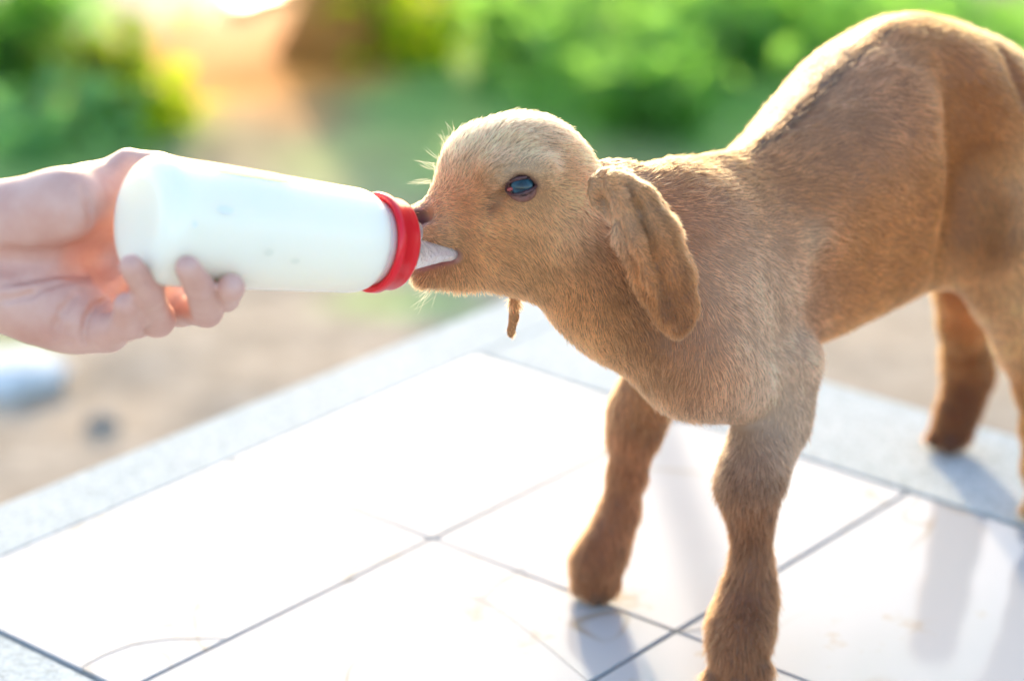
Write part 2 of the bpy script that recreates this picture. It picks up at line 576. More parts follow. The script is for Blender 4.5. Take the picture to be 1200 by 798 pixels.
# ---- litter and stones in the yard
m_stone, nd, lk, bs = material('yard_stone')
ns = noise(nd, lk, 60, 5)
lk.new(ramp(nd, lk, ns.outputs['Fac'], [(.3, (.22, .19, .17)), (.7, (.30, .27, .24))]), bs.inputs['Base Color'])
bs.inputs['Roughness'].default_value = .9
m_pale, nd, lk, bs = material('pale_stone')
ns = noise(nd, lk, 60, 5)
lk.new(ramp(nd, lk, ns.outputs['Fac'], [(.3, (.45, .47, .42)), (.7, (.6, .6, .55))]), bs.inputs['Base Color'])
m_bag, nd, lk, bs = material('white_plastic_film')
bs.inputs['Base Color'].default_value = (.62, .66, .69, 1); bs.inputs['Roughness'].default_value = .95; bs.inputs['Specular IOR Level'].default_value = .05
def stone(name, label, cat, px, py, size, mat, seed, flat=.55, rough=.25):
    o = on(px, py, GROUND_Z)
    bm = bmesh.new(); bmesh.ops.create_icosphere(bm, subdivisions=3, radius=1)
    vv = np.array([v.co[:] for v in bm.verts])
    k = 1 + rough * (vnoise(vv, 1.3, seed) - .5) * 2 + rough * .6 * (vnoise(vv, 3.1, seed + 1) - .5) * 2
    for v, s_ in zip(bm.verts, k):
        v.co = Vector((v.co.x * size * s_, v.co.y * size * s_ * .8, v.co.z * size * flat * s_))
    ob = bm_obj(name, bm, mat)
    ob.location = (o[0], o[1], GROUND_Z + size * flat * .45)
    return tag(ob, label, cat)
stone('stone', 'small dark grey stone on sandy ground left of the table', 'stone', 122, 500, .018, m_stone, 3)
stone('stone', 'pale round stone among weeds above the wrist', 'stone', 10, 150, .022, m_pale, 5, .8, .1)
# crumpled bag: a thin closed film folded into a low heap
o = on(22, 446, GROUND_Z)
bm = bmesh.new(); bmesh.ops.create_icosphere(bm, subdivisions=4, radius=1)
vv = np.array([v.co[:] for v in bm.verts])
k = 1 + .5 * np.abs(vnoise(vv, 2.2, 8) - .5) * 2 + .35 * np.abs(vnoise(vv, 5.3, 9) - .5) * 2
for v, s_ in zip(bm.verts, k): v.co = Vector((v.co.x * .042 * s_, v.co.y * .045 * s_, v.co.z * .011 * s_))
ob = bm_obj('plastic_bag', bm, m_bag)
ob.location = (o[0], o[1], GROUND_Z + .012)
tag(ob, 'crumpled white plastic bag on the ground below the hand', 'bag')

# ---- the tiled table
T0 = np.array([-0.0485, 1.2466]) + np.array([.757, -.653]) * .0045                       # corner where four tiles meet
eA = np.array([math.cos(math.radians(49.6)), math.sin(math.radians(49.6))])   # across the table, away
eB = np.array([math.cos(math.radians(-40.4)), math.sin(math.radians(-40.4))]) # along the table, to the right
SA, SB = .2295, .1718
def tpt(a, b): return T0 + eA * a + eB * b
A_in0, A_in1 = -SA - .002, SA + .002
NB0, NB1 = -1, 6
B_in0, B_in1 = NB0 * SB + .004, NB1 * SB
A_out0, A_out1 = A_in0 - .11, A_in1 + .112
B_out0, B_out1 = B_in0 - .055, B_in1 + .055
rotT = math.radians(49.6)
tc = tpt((A_out0 + A_out1) / 2, (B_out0 + B_out1) / 2)
table = tag(empty('tiled_table', (tc[0], tc[1], GROUND_Z)), 'low concrete table with white tiled top and pale terrazzo border under the goat', 'table')

m_ter, nd, lk, bs = material('pale_terrazzo')
tcn = nd.new('ShaderNodeTexCoord')
v1 = N(nd, 'ShaderNodeTexVoronoi', i_Scale=420.0); lk.new(tcn.outputs['Object'], v1.inputs['Vector'])
v2 = N(nd, 'ShaderNodeTexVoronoi', i_Scale=120.0); lk.new(tcn.outputs['Object'], v2.inputs['Vector'])
chip = ramp(nd, lk, v1.outputs['Color'], [(.15, (.20, .19, .16)), (.4, (.40, .43, .43)), (.75, (.58, .60, .59)), (.95, (.3, .36, .38))])
nn1 = noise(nd, lk, 9, 4)
chip = mix_rgb(nd, lk, .6, chip, ramp(nd, lk, nn1.outputs['Fac'], [(.3, (.42, .50, .53)), (.7, (.50, .555, .575))]))
lk.new(chip, bs.inputs['Base Color'])
bs.inputs['Roughness'].default_value = .8; bs.inputs['Specular IOR Level'].default_value = .02
bump(nd, lk, bs, v2.outputs['Distance'], .12, .001)

m_grout, nd, lk, bs = material('grey_grout')
ng = noise(nd, lk, 30, 4)
lk.new(ramp(nd, lk, ng.outputs['Fac'], [(.3, (.10, .13, .14)), (.7, (.20, .23, .235))]), bs.inputs['Base Color'])
bs.inputs['Roughness'].default_value = .9

m_tile, nd, lk, bs = material('white_marble_tile')
tcn = nd.new('ShaderNodeTexCoord'); oi = nd.new('ShaderNodeObjectInfo')
addv = nd.new('ShaderNodeVectorMath'); addv.operation = 'ADD'
mulv = nd.new('ShaderNodeVectorMath'); mulv.operation = 'SCALE'; mulv.inputs[0].default_value = (3, 5, 7)
lk.new(oi.outputs['Random'], mulv.inputs['Scale'])
lk.new(tcn.outputs['Object'], addv.inputs[0]); lk.new(mulv.outputs[0], addv.inputs[1])
# thin ochre veins: contour of a warped noise
nv = N(nd, 'ShaderNodeTexNoise', i_Scale=5.0, i_Detail=3.0, i_Roughness=.5, i_Distortion=.6); lk.new(addv.outputs[0], nv.inputs['Vector'])
sub = nd.new('ShaderNodeMath'); sub.operation = 'SUBTRACT'; lk.new(nv.outputs['Fac'], sub.inputs[0]); sub.inputs[1].default_value = .5
ab = nd.new('ShaderNodeMath'); ab.operation = 'ABSOLUTE'; lk.new(sub.outputs[0], ab.inputs[0])
vein = ramp(nd, lk, ab.outputs[0], [(0.0, (1, 1, 1)), (0.010, (0, 0, 0))])
nv2 = N(nd, 'ShaderNodeTexNoise', i_Scale=9.0, i_Detail=2.0); lk.new(addv.outputs[0], nv2.inputs['Vector'])
msk = ramp(nd, lk, nv2.outputs['Fac'], [(.45, (0, 0, 0)), (.58, (.8, .8, .8))])
vm = mix_rgb(nd, lk, 1.0, vein, msk, 'MULTIPLY')
nst_ = N(nd, 'ShaderNodeTexNoise', i_Scale=22.0, i_Detail=5.0, i_Roughness=.7); lk.new(addv.outputs[0], nst_.inputs['Vector'])
stain = ramp(nd, lk, nst_.outputs['Fac'], [(.60, (.43, .445, .46)), (.70, (.40, .35, .28))])
basec = mix_rgb(nd, lk, vm, stain, (.30, .25, .17, 1))
lk.new(basec, bs.inputs['Base Color'])
bs.inputs['Roughness'].default_value = .22
nw2 = N(nd, 'ShaderNodeTexNoise', i_Scale=14.0, i_Detail=2.0); lk.new(addv.outputs[0], nw2.inputs['Vector'])
rr_ = N(nd, 'ShaderNodeMapRange'); lk.new(nst_.outputs['Fac'], rr_.inputs[0]); bs.inputs['Specular IOR Level'].default_value = .2; rr_.inputs[3].default_value = .04; rr_.inputs[4].default_value = .11
lk.new(rr_.outputs[0], bs.inputs['Roughness'])
bump(nd, lk, bs, nw2.outputs['Fac'], .05, .001)

def slab(name, a0, a1, b0, b1, z0, z1, mat, bev=.002, seg=2):
    bm = bmesh.new()
    c = tpt((a0 + a1) / 2, (b0 + b1) / 2)
    bmesh.ops.create_cube(bm, size=1)
    for v in bm.verts: v.co = Vector((v.co.x * (a1 - a0), v.co.y * (b1 - b0), v.co.z * (z1 - z0)))
    if bev: bmesh.ops.bevel(bm, geom=list(bm.edges), offset=bev, segments=seg, affect='EDGES')
    ob = bm_obj(name, bm, mat, table, smooth=False)
    ob.location = Vector((c[0], c[1], (z0 + z1) / 2)) - table.location
    ob.rotation_euler = (0, 0, rotT)
    return ob
# local x = eA, local y = -eB direction (rotation keeps handedness); spans are symmetric so it does not matter
slab('grout_bed', A_in0, A_in1, B_in0, B_in1, -.05, -.0014, m_grout, 0)
slab('terrazzo_border', A_out0, A_out1, B_out0, B_in0, -.055, 0, m_ter, .001, 2)
slab('terrazzo_border', A_out0, A_out1, B_in1, B_out1, -.055, 0, m_ter, .001, 2)
slab('terrazzo_border', A_in1, A_out1, B_in0, B_in1, -.055, .0, m_ter, .001, 2)
slab('terrazzo_border', A_out0, A_in0, B_in0, B_in1, -.055, .0, m_ter, .001, 2)
slab('pedestal', -.13, .13, .02, .12, GROUND_Z - .03, -.055, m_ter, .004)
slab('pedestal', -.13, .13, .72, .82, GROUND_Z - .03, -.055, m_ter, .004)
G_ = .0009
for i in (-1, 0):
    for j in range(NB0, NB1):
        b0 = max(j * SB, B_in0) + G_
        t = slab('tile', i * SA + G_, (i + 1) * SA - G_, b0, (j + 1) * SB - G_, -.009, rng.uniform(-.0003, .0002), m_tile, .0009, 2)
# thin hairline cracks in two of the nearest tiles
m_crack, nd, lk, bs = material('crack_dirt'); bs.inputs['Base Color'].default_value = (.42, .37, .28, 1); bs.inputs['Roughness'].default_value = .9

def crack(pts, width):
    """a dirt-filled hairline in the glaze: a thin raised ribbon with tapering ends"""
    q = [on(x, y, 0)[:2] for x, y in pts]
    fine = []
    for i in range(len(q) - 1):
        p0, p1, p2, p3 = q[max(i - 1, 0)], q[i], q[i + 1], q[min(i + 2, len(q) - 1)]
        for t in np.linspace(0, 1, 6, endpoint=i == len(q) - 2):
            fine.append(.5 * ((2 * p1) + (p2 - p0) * t + (2 * p0 - 5 * p1 + 4 * p2 - p3) * t * t + (3 * p1 - p0 - 3 * p2 + p3) * t ** 3))
    fine = np.array(fine) + rng.normal(0, .00018, (len(fine), 2))
    bm = bmesh.new(); prev = None
    for i, p in enumerate(fine):
        d = fine[min(i + 1, len(fine) - 1)] - fine[max(i - 1, 0)]; d /= np.linalg.norm(d); n = np.array([-d[1], d[0]])
        w = width * (.25 + .75 * math.sin(math.pi * i / (len(fine) - 1))) * rng.uniform(.7, 1.2)
        ring = [bm.verts.new((*(p + n * w - table_xy), .0002)), bm.verts.new((*(p - table_xy), .0005)), bm.verts.new((*(p - n * w - table_xy), .0002))]
        if prev:
            for k in (0, 1): bm.faces.new([prev[k], prev[k + 1], ring[k + 1], ring[k]])
        prev = ring
    ob = bm_obj('crack', bm, m_crack, table)
    ob.location = (0, 0, -GROUND_Z)
table_xy = np.array([tc[0], tc[1]])
crack([(95, 782), (125, 766), (165, 753), (215, 748), (266, 748)], .00055)
crack([(402, 682), (450, 684), (500, 690), (560, 702), (600, 726), (640, 757), (692, 800)], .0004)
crack([(565, 702), (590, 680), (622, 660)], .0003)
crack([(745, 722), (790, 738), (830, 736)], .0004)

# ================================================================== THE KID GOAT
G0 = np.array([.077, 1.126, 0.]); GF = np.array([-.747, -.664, 0.]); GL = np.array([.664, -.747, 0.])
GF /= np.linalg.norm(GF); GL /= np.linalg.norm(GL)
R3 = np.stack([GF, GL, [0, 0, 1]])                  # world -> goat frame (forward, left, up)
def loc(p): return R3 @ (np.asarray(p) - G0)
def wrd(p): return np.asarray(p) @ R3 + G0
def ql(x, y, l):
    """goat-frame point seen in direction (x, y) on the plane at lateral offset l; and metres per pixel"""
    r = ray(x, y); o = CAM - G0
    t = (l - o @ GL) / (r @ GL); p = CAM + t * r
    return loc(p), mpp(p)
def qY(x, y, Y):
    p = at(x, y, Y); return loc(p), mpp(p)

fd = Field((-.40, -.135, -.004), (.175, .115, .345), .0017)
def px_chain(pts, mode='l', k=.01, squash=None, sub=False):
    P_, R_ = [], []
    for (x, y, q, r) in pts:
        p, m = (ql if mode == 'l' else qY)(x, y, q)
        P_.append(p); R_.append(r * m)
    fd.chain(P_, R_, k=k, squash=squash, sub=sub)
    return P_, R_
LAT = np.array([0, 1, 0.])
# trunk: spine stations (forward, up, vertical radius)
st = [(.03, .205, .036), (-.02, .195, .049), (-.06, .196, .049), (-.105, .208, .056), (-.145, .222, .061),
      (-.178, .231, .064), (-.215, .220, .057), (-.255, .203, .043)]
fd.chain([(a, 0, z) for a, z, r in st], [r for a, z, r in st], k=.012, squash=(LAT, .66))
fd.cone((-.06, 0, .182), (-.20, 0, .188), .034, .036, k=.03, squash=(LAT, .95))     # barrel of the belly
fd.cone((.0, 0, .245), (-.03, 0, .236), .012, .014, k=.02)                            # withers
fd.cone((.030, .004, .200), (-.008, .002, .192), .026, .027, k=.02, squash=(LAT, .9))          # brisket
# shoulders and upper arms
for sgn, foot, lx in ((1, 'near', .045), (-1, 'far', -.045)):
    if sgn > 0:
        fd.cone((-.005, .020, .222), (.010, .031, .168), .024, .030, k=.02)
        fd.cone((.010, .031, .170), (-.010, .037, .154), .025, .021, k=.014)
    else:
        fd.cone((-.015, -.016, .215), (-.012, -.022, .165), .022, .022, k=.02)
        fd.cone((-.012, -.022, .168), (-.014, -.030, .156), .020, .018, k=.010)
# near front leg
near_pts = [(918, 425, .040, 46), (906, 490, .043, 38), (886, 540, .050, 32), (877, 572, .052, 31), (880, 614, .054, 19), (880, 660, .056, 18.5),
            (877, 700, .058, 27), (867, 740, .062, 32), (863, 770, .066, 29)]
NP, NR = px_chain(near_pts, k=.012)
# far front leg
far_pts = [(768, 435, -.034, 36), (749, 482, -.040, 29), (741, 512, -.044, 23), (735, 555, -.047, 16.5), (726, 598, -.049, 17.5),
           (711, 636, -.051, 21), (698, 660, -.052, 23), (692, 678, -.053, 19)]
FP, FR = px_chain(far_pts, k=.012)
# hooves: two toes each
def toes(cx, cy, l, spread, r, fwd=.010):
    p, m = ql(cx, cy, l)
    for s_ in (-1, 1):
        a = np.array([p[0] - .004, p[1] + s_ * spread, .013]); b = np.array([p[0] + fwd, p[1] + s_ * spread, .0075])
        fd.cone(a, b, r * 1.08, r * .8, k=.003)
        fd.cone(a * [1, 1, .45], b * [1, 1, .7], r * .75, r * .7, k=.003)
toes(864, 786, .066, .0070, .0088, .007)
toes(694, 692, -.053, .0058, .0076, .002)
# hips and thighs
for sgn in (1, -1):
    fd.cone((-.195, sgn * .018, .260), (-.255, sgn * .020, .226), .021, .019, k=.02)
    fd.cone((-.215, sgn * .026, .238), (-.215, sgn * .034, .188), .036, .031, k=.022, squash=(LAT, .8))
    fd.cone((-.250, sgn * .022, .222), (-.255, sgn * .030, .170), .031, .026, k=.02, squash=(LAT, .8))
    fd.cone((-.215, sgn * .036, .185), (-.228, sgn * .038, .150), .028, .018, k=.02)
# near hind leg (seen only at the right edge), hock behind
_hn = [np.array([-.222, .038, .145]), np.array([-.250, .042, .110]), np.array([-.270, .044, .086]), np.array([-.268, .046, .060]), np.array([-.262, .049, .036]), np.array([-.254, .051, .020])]
px_chain([(1180, 345, .042, 42), (1208, 400, .044, 36), (1220, 450, .046, 26), (1224, 500, .048, 22), (1228, 545, .050, 24), (1232, 580, .051, 23)], k=.012)
toes_p = ql(1234, 600, .051)[0] * [1, 1, 0]
for s_ in (-1, 1):
    fd.cone(toes_p + [-.002, s_ * .007, .013], toes_p + [.010, s_ * .007, .0075], .0098, .0065, k=.004)
# far hind leg
px_chain([(1122, 340, -.036, 28), (1128, 380, -.040, 23), (1133, 415, -.045, 23), (1135, 438, -.049, 24), (1127, 470, -.052, 19), (1118, 492, -.054, 18), (1112, 505, -.055, 15)], k=.012)
toes(1111, 514, -.055, .0055, .0075, .005)
# tail: short, hanging over the rump
fd.chain([(-.262, 0, .243), (-.284, 0, .234), (-.298, -.004, .215), (-.300, -.006, .195)], [.014, .011, .010, .005], k=.008)
# loins: the back is broad, with the spine in a faint furrow between two rounded sides
for sgn in (1, -1):
    fd.chain([(-.050, sgn * .013, .211), (-.085, sgn * .015, .219), (-.120, sgn * .015, .236), (-.150, sgn * .0145, .251), (-.180, sgn * .0135, .257), (-.212, sgn * .013, .249), (-.250, sgn * .011, .222)],
             [.020, .0225, .0275, .031, .032, .029, .024], k=.018)
fd.chain([(-.035, 0, .238), (-.085, 0, .244), (-.125, 0, .265), (-.165, 0, .283), (-.205, 0, .277), (-.262, 0, .243)], [.009, .009, .009, .010, .010, .011], k=.014)
# neck
HS = loc(at(640, 250, .95)) - loc(at(640, 250, 1.05)); HS /= np.linalg.norm(HS)      # sideways axis of the head: towards the viewer
YH = 1.085
def hsurf(x, y, off):
    p, m = qY(x, y, YH); return p + HS * off
px_chain([(650, 262, YH + .004, 68), (705, 290, YH + .012, 76), (770, 318, YH + .022, 88)], 'Y', k=.02, squash=(HS, .60))
px_chain([(770, 316, YH + .022, 88), (840, 328, 1.125, 92)], 'Y', k=.02, squash=(HS, .55))
# skull
px_chain([(606, 214, YH, 66), (630, 213, YH, 69)], 'Y', k=.012, squash=(HS, .78))
px_chain([(566, 200, YH, 42), (602, 194, YH, 48)], 'Y', k=.015, squash=(HS, .90))
px_chain([(568, 206, YH, 42), (508, 264, YH, 22)], 'Y', k=.012, squash=(HS, .80))
px_chain([(592, 242, YH, 56), (514, 268, YH, 22)], 'Y', k=.014, squash=(HS, .68))
px_chain([(614, 266, YH, 66), (630, 270, YH, 66)], 'Y', k=.016, squash=(HS, .60))      # cheek
px_chain([(600, 294, YH, 42), (542, 316, YH, 24)], 'Y', k=.012, squash=(HS, .62))      # jaw
px_chain([(545, 312, YH, 25), (498, 322, YH, 16.5)], 'Y', k=.006, squash=(HS, .95))       # chin
px_chain([(524, 268, YH, 23), (497, 268, YH, 19)], 'Y', k=.006, squash=(HS, .95))       # upper lip
for sg in (1, -1):
    fd.cone(hsurf(492, 262, sg * .0055), hsurf(515, 268, sg * .0080), .0068, .0085, k=.006)      # nostril wing and whisker pad
CL = R3 @ (CAM - G0)
def surf(x, y, depth=0.0):
    return fd.hit(CL, R3 @ ray(x, y), depth)
MOUTH_CORNER = surf(533, 298, .0002)
NOSE_P = surf(490, 255); MOUTH_PTS = np.array([hsurf(478, 312, .010), surf(500, 306), surf(531, 298)])
# brow ridge above the near eye and its pair
eye_c, em = qY(609, 218, YH); 
for sg in (1, -1):
    b0 = hsurf(585, 205, sg * .0215); b1 = hsurf(632, 202, sg * .0235)
    fd.cone(b0, b1, .0065, .0070, k=.010)
    # socket
    EYE_P = surf(612, 218) if sg > 0 else hsurf(612, 218, -.027)
    if sg > 0: EYE_N = EYE_P.copy()
    fd.ball(EYE_P - HS * sg * .0008, .0050, k=.004, sub=True)
    # tear groove
    if sg > 0:
        TEAR = np.array([surf(598, 219, .0005), surf(582, 229, .0002), surf(570, 246, .0002)])
        fd.chain(TEAR, [.0024, .0026, .0016], k=.004, sub=True)
    if sg > 0:
        NOSTRIL = np.array([surf(483, 257, .0008), surf(500, 252, .0008)])
        fd.cone(surf(483, 257, .0008), surf(500, 252, .0008), .0028, .0036, k=.0015, sub=True)
    else: fd.cone(hsurf(482, 257, -.0115), hsurf(499, 253, -.014), .0022, .0028, k=.0015, sub=True)
    # nostril wing
    # mouth slit
    if sg > 0: fd.cone(hsurf(480, 301, .0100), surf(531, 297, -.001), .0042, .0024, k=.002, sub=True)
fd.cone(hsurf(474, 304, .004), hsurf(518, 298, .004), .0042, .0036, k=.002, sub=True)
# ears: long, folded, hanging. near ear drawn in front, far ear its mirror
def ear(mode):
    pts = [(702, 218, 16), (720, 226, 20), (743, 248, 22), (763, 285, 24), (778, 325, 26), (789, 358, 19), (794, 388, 9)]
    offs = [.0235, .0300, .0400, .0450, .0470, .0470, .0460]
    P_, R_ = [], []
    for (x, y, r), o in zip(pts, offs):
        p, m = qY(x, y, YH)
        if mode > 0: P_.append(qY(x, y, YH - o)[0]); R_.append(r * m)
        else: P_.append(p - HS * (o * .8)); R_.append(r * m)
    nrm = HS + (loc(at(760, 250, 1.05)) - loc(at(700, 290, 1.05))) * 4
    nrm /= np.linalg.norm(nrm)
    for i in range(len(P_) - 1):
        fd.cone(P_[i], P_[i + 1], R_[i], R_[i + 1], k=.011, squash=(nrm, .18))
    return P_, nrm
EP, ear_n = ear(1)
ear(-1)
def eY(x, y, o): return qY(x, y, YH - o)[0]
# the near ear folds lengthwise: a front flap lies over the blade with a valley between
def lobe(pts, k):
    P_ = [eY(x, y, o) for x, y, o, r in pts]
    R_ = [r * mpp(at(x, y, YH - o)) for x, y, o, r in pts]
    for i in range(len(P_) - 1):
        fd.cone(P_[i], P_[i + 1], R_[i], R_[i + 1], k=k, squash=(ear_n, .40))
lobe([(716, 212, .034, 11), (733, 240, .044, 14), (751, 285, .052, 12), (764, 325, .054, 11), (779, 365, .053, 8), (790, 391, .052, 4)], .0035)
lobe([(724, 212, .034, 12), (752, 232, .042, 15), (778, 272, .048, 17), (794, 320, .049, 15), (801, 355, .049, 10), (798, 388, .049, 4)], .0035)
GROOVES = [np.array([surf(x, y, .0003) for x, y in [(732, 218), (748, 245), (762, 285), (774, 330), (784, 368)]]),
           np.array([surf(x, y, .0003) for x, y in [(762, 232), (784, 268), (797, 305), (806, 345)]])]
fd.chain(GROOVES[0], [.0008, .0014, .0014, .0012, .0006], k=.004, sub=True)
# fold between barrel and thigh
fg = [surf(x, y, .001) for x, y in [(1122, 95), (1140, 150), (1146, 215), (1136, 280), (1122, 325)]]
fd.chain(fg, [.003, .005, .006, .006, .004], k=.028, sub=True)
FOLD = np.array(fg)
fd.chain([surf(1170, 58, .001), surf(1186, 84, .001), surf(1199, 112, .001)], [.0016, .0032, .0032], k=.006, sub=True)
# ear canal shadow opening just behind the cheek
fd.chain([surf(704, 232, .001), surf(709, 246, .001), surf(712, 258, .001)], [.0026, .0042, .0026], k=.004, sub=True)
# pair of throat tassels
wp = [qY(602, 352, YH + .004)[0], qY(602, 372, YH + .004)[0], qY(599, 388, YH + .004)[0], qY(598, 398, YH + .004)[0]]
fd.chain(wp, [.0030, .0014, .0011, .0003], k=.006)
# flatten soles on the table
fd.d[:, :, :] = np.maximum(fd.d, -(fd.ax[2][None, None, :].astype(np.float32) - .0012))
GV, GFc = fd.mesh(3)
Gn = vertex_normals(GV, GFc)
del fd.d

# ---- coat colour: anchors in the goat's own frame
HEADC = loc(at(600, 230, YH))
def rgb(r, g, b): return np.array([r, g, b], float)
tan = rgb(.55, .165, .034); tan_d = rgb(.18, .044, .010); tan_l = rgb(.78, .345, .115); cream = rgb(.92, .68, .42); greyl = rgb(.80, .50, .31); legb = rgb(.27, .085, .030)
anch = []
def A(p, c, w=.03): anch.append((p, c, w))
for (x, y, c, w) in [(520, 200, cream, .016), (560, 150, cream, .018), (610, 140, cream * .95, .02), (665, 165, tan_l, .02), (565, 215, tan * 1.15, .010), (578, 200, tan * 1.2, .008), (548, 232, tan * 1.3, .008),
                     (545, 250, tan_l * .9, .014), (510, 270, tan_l * .8, .01), (600, 280, tan_l, .02), (560, 310, tan_l, .015), (520, 335, tan_l * .85, .01),
                     (640, 230, tan_l, .014), (675, 250, cream * .95, .012), (660, 300, tan_l, .02), (700, 340, tan * .9, .02), (735, 350, tan_d * .8, .014), (724, 300, tan_d * .8, .012), (750, 390, tan_d, .012), (690, 400, tan_l, .02),  # dark anchors by the ear: darker neck fur plus the ear's shade painted in
                     (590, 190, tan_l * .85, .01), (500, 322, legb * 1.1, .006), (522, 313, legb * 1.2, .005), (512, 300, legb * 1.6, .004), (500, 275, greyl * .8, .006), (484, 262, greyl * .7, .004)]:
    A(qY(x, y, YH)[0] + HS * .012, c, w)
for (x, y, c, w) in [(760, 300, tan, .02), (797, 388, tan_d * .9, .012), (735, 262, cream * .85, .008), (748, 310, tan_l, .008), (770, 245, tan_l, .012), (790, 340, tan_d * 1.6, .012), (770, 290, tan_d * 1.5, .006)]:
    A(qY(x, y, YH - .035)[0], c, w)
for (x, y, l, c, w) in [(870, 240, .03, tan, .03), (930, 200, .04, tan_l * .85, .025), (880, 330, .045, greyl, .025), (830, 400, .045, tan, .02), (900, 400, .045, greyl * 1.1, .03),
                        (905, 470, .045, greyl, .02), (1000, 250, .045, tan, .04), (960, 280, .045, cream, .007), (1060, 120, .045, tan * .95, .04), (1080, 300, .045, tan, .03),
                        (1000, 330, .045, tan, .04), (1130, 150, .045, tan, .03), (1185, 250, .05, tan_l * .8, .012), (1145, 230, .05, tan_d, .014), (1150, 290, .05, tan_d, .012), (1185, 350, .05, tan_l, .02),  # dark thigh anchors paint the shade of the fold into the coat
                        (1150, 60, .0, tan_l, .02), (1190, 75, .0, tan_d, .007), (1178, 200, .05, tan_l, .012), (1000, 120, .03, greyl * .6, .03), (1040, 320, .045, tan * 1.25, .03), (790, 470, 0, tan_l, .02), (740, 440, 0, tan_l, .02), (1050, 370, 0, tan_l, .03), (990, 395, 0, tan_l, .02),
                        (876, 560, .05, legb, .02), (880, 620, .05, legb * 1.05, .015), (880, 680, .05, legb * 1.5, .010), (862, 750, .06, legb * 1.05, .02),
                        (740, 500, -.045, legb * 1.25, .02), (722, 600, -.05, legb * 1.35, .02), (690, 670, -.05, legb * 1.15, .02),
                        (1130, 430, -.05, tan_d * .9, .02), (1112, 510, -.05, tan_d * .7, .015), (1120, 370, -.04, tan * .85, .02), (1215, 500, .05, tan, .02)]:
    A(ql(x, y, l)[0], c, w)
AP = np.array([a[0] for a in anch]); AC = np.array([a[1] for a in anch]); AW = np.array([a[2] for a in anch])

spine_pts = np.array([[.03, 0, .247], [-.035, 0, .252], [-.085, 0, .260], [-.13, 0, .288], [-.172, 0, .305], [-.215, 0, .292], [-.262, 0, .262]])
def seg_dist(p, pts):
    best = np.full(len(p), 9.0)
    for a, b in zip(pts[:-1], pts[1:]):
        ba = b - a
        t = np.clip(((p - a) @ ba) / (ba @ ba), 0, 1)
        best = np.minimum(best, np.linalg.norm(p - a - t[:, None] * ba, axis=1))
    return best
eye_p = hsurf(611, 219, .0290)
nose_p = hsurf(488, 256, .010)
mouth_pts = np.array([hsurf(478, 316, .012), hsurf(505, 305, .014), hsurf(533, 299, .017)])
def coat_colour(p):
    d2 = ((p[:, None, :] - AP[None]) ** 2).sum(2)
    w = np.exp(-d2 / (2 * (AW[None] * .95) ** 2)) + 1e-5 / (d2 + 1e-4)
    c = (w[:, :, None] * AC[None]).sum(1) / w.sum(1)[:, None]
    k = (1 - smooth01(np.abs(p[:, 1] - .001) + (vnoise(p, 160, 5) - .5) * .002, .0030, .0075)) * (seg_dist(p, spine_pts) < .03)      # dark stripe along the back
    k *= smooth01(-p[:, 0], -.01, .02) * .8
    c = c * (1 - k[:, None]) + np.array([.06, .028, .016]) * k[:, None]
    g_ = (1 - smooth01(np.minimum(seg_dist(p, GROOVES[0]), seg_dist(p, GROOVES[1])), .0010, .0045)) * .45  # ear creases: darker hair, with some fold shade painted in
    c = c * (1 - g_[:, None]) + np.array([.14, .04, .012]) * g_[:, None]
    e = 1 - smooth01(np.linalg.norm((p - eye_p) * [1, 1, 1.3], axis=1), .0055, .0105)          # bare skin round the eye
    c = c * (1 - .7 * e[:, None]) + np.array([.17, .075, .07]) * .7 * e[:, None]
    t = 1 - smooth01(seg_dist(p, TEAR), .0012, .0048)
    c = c * (1 - .6 * t[:, None]) + np.array([.10, .035, .02]) * .6 * t[:, None]
    return c
nose_p = NOSE_P
mouth_pts = MOUTH_PTS
eye_p = EYE_N
def bare(p):
    """0 furry .. 1 naked skin (eye rim, nostril pad, lips, hooves)"""
    e = 1 - smooth01(np.linalg.norm((p - eye_p) * [.9, .9, 1.7], axis=1), .0046, .0074)
    n = 1 - smooth01(np.linalg.norm(p - nose_p, axis=1), .0035, .0075)
    m = 1 - smooth01(seg_dist(p, mouth_pts), .0030, .0055)
    h = 1 - smooth01(p[:, 2], .006, .0105)
    return np.clip(np.maximum.reduce([e, n, m, h]), 0, 1)

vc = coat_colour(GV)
b = bare(GV)[:, None]
skin = np.tile([.34, .17, .15], (len(GV), 1))
en = np.linalg.norm(GV - eye_p, axis=1)
skin[en < .014] = [.13, .05, .048]
nn_ = seg_dist(GV, NOSTRIL)
skin[nn_ < .0078] = [.30, .19, .19]
skin[nn_ < .0042] = [.07, .012, .008]
skin[GV[:, 2] < .014] = [.040, .024, .018]
inm = seg_dist(GV, np.array([hsurf(478, 311, 0), hsurf(520, 300, 0)]))
skin[(inm < .011)] = [.24, .09, .085]
under = vc * .5
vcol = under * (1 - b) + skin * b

m_skin, nd, lk, bs = material('goat_hide')
att = N(nd, 'ShaderNodeAttribute', attribute_name='col')
ns = noise(nd, lk, 320, 3)
lk.new(mix_rgb(nd, lk, .5, att.outputs['Color'], ramp(nd, lk, ns.outputs['Fac'], [(.3, (.7, .7, .7)), (.7, (1.15, 1.15, 1.15))]), 'MULTIPLY'), bs.inputs['Base Color'])
bs.inputs['Roughness'].default_value = .55
bump(nd, lk, bs, ns.outputs['Fac'], .3, .0008)

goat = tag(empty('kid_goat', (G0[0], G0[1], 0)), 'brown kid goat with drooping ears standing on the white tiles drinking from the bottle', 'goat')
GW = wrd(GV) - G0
body = mesh_obj('body', GW, GFc, m_skin, goat, attrs={'col': vcol})

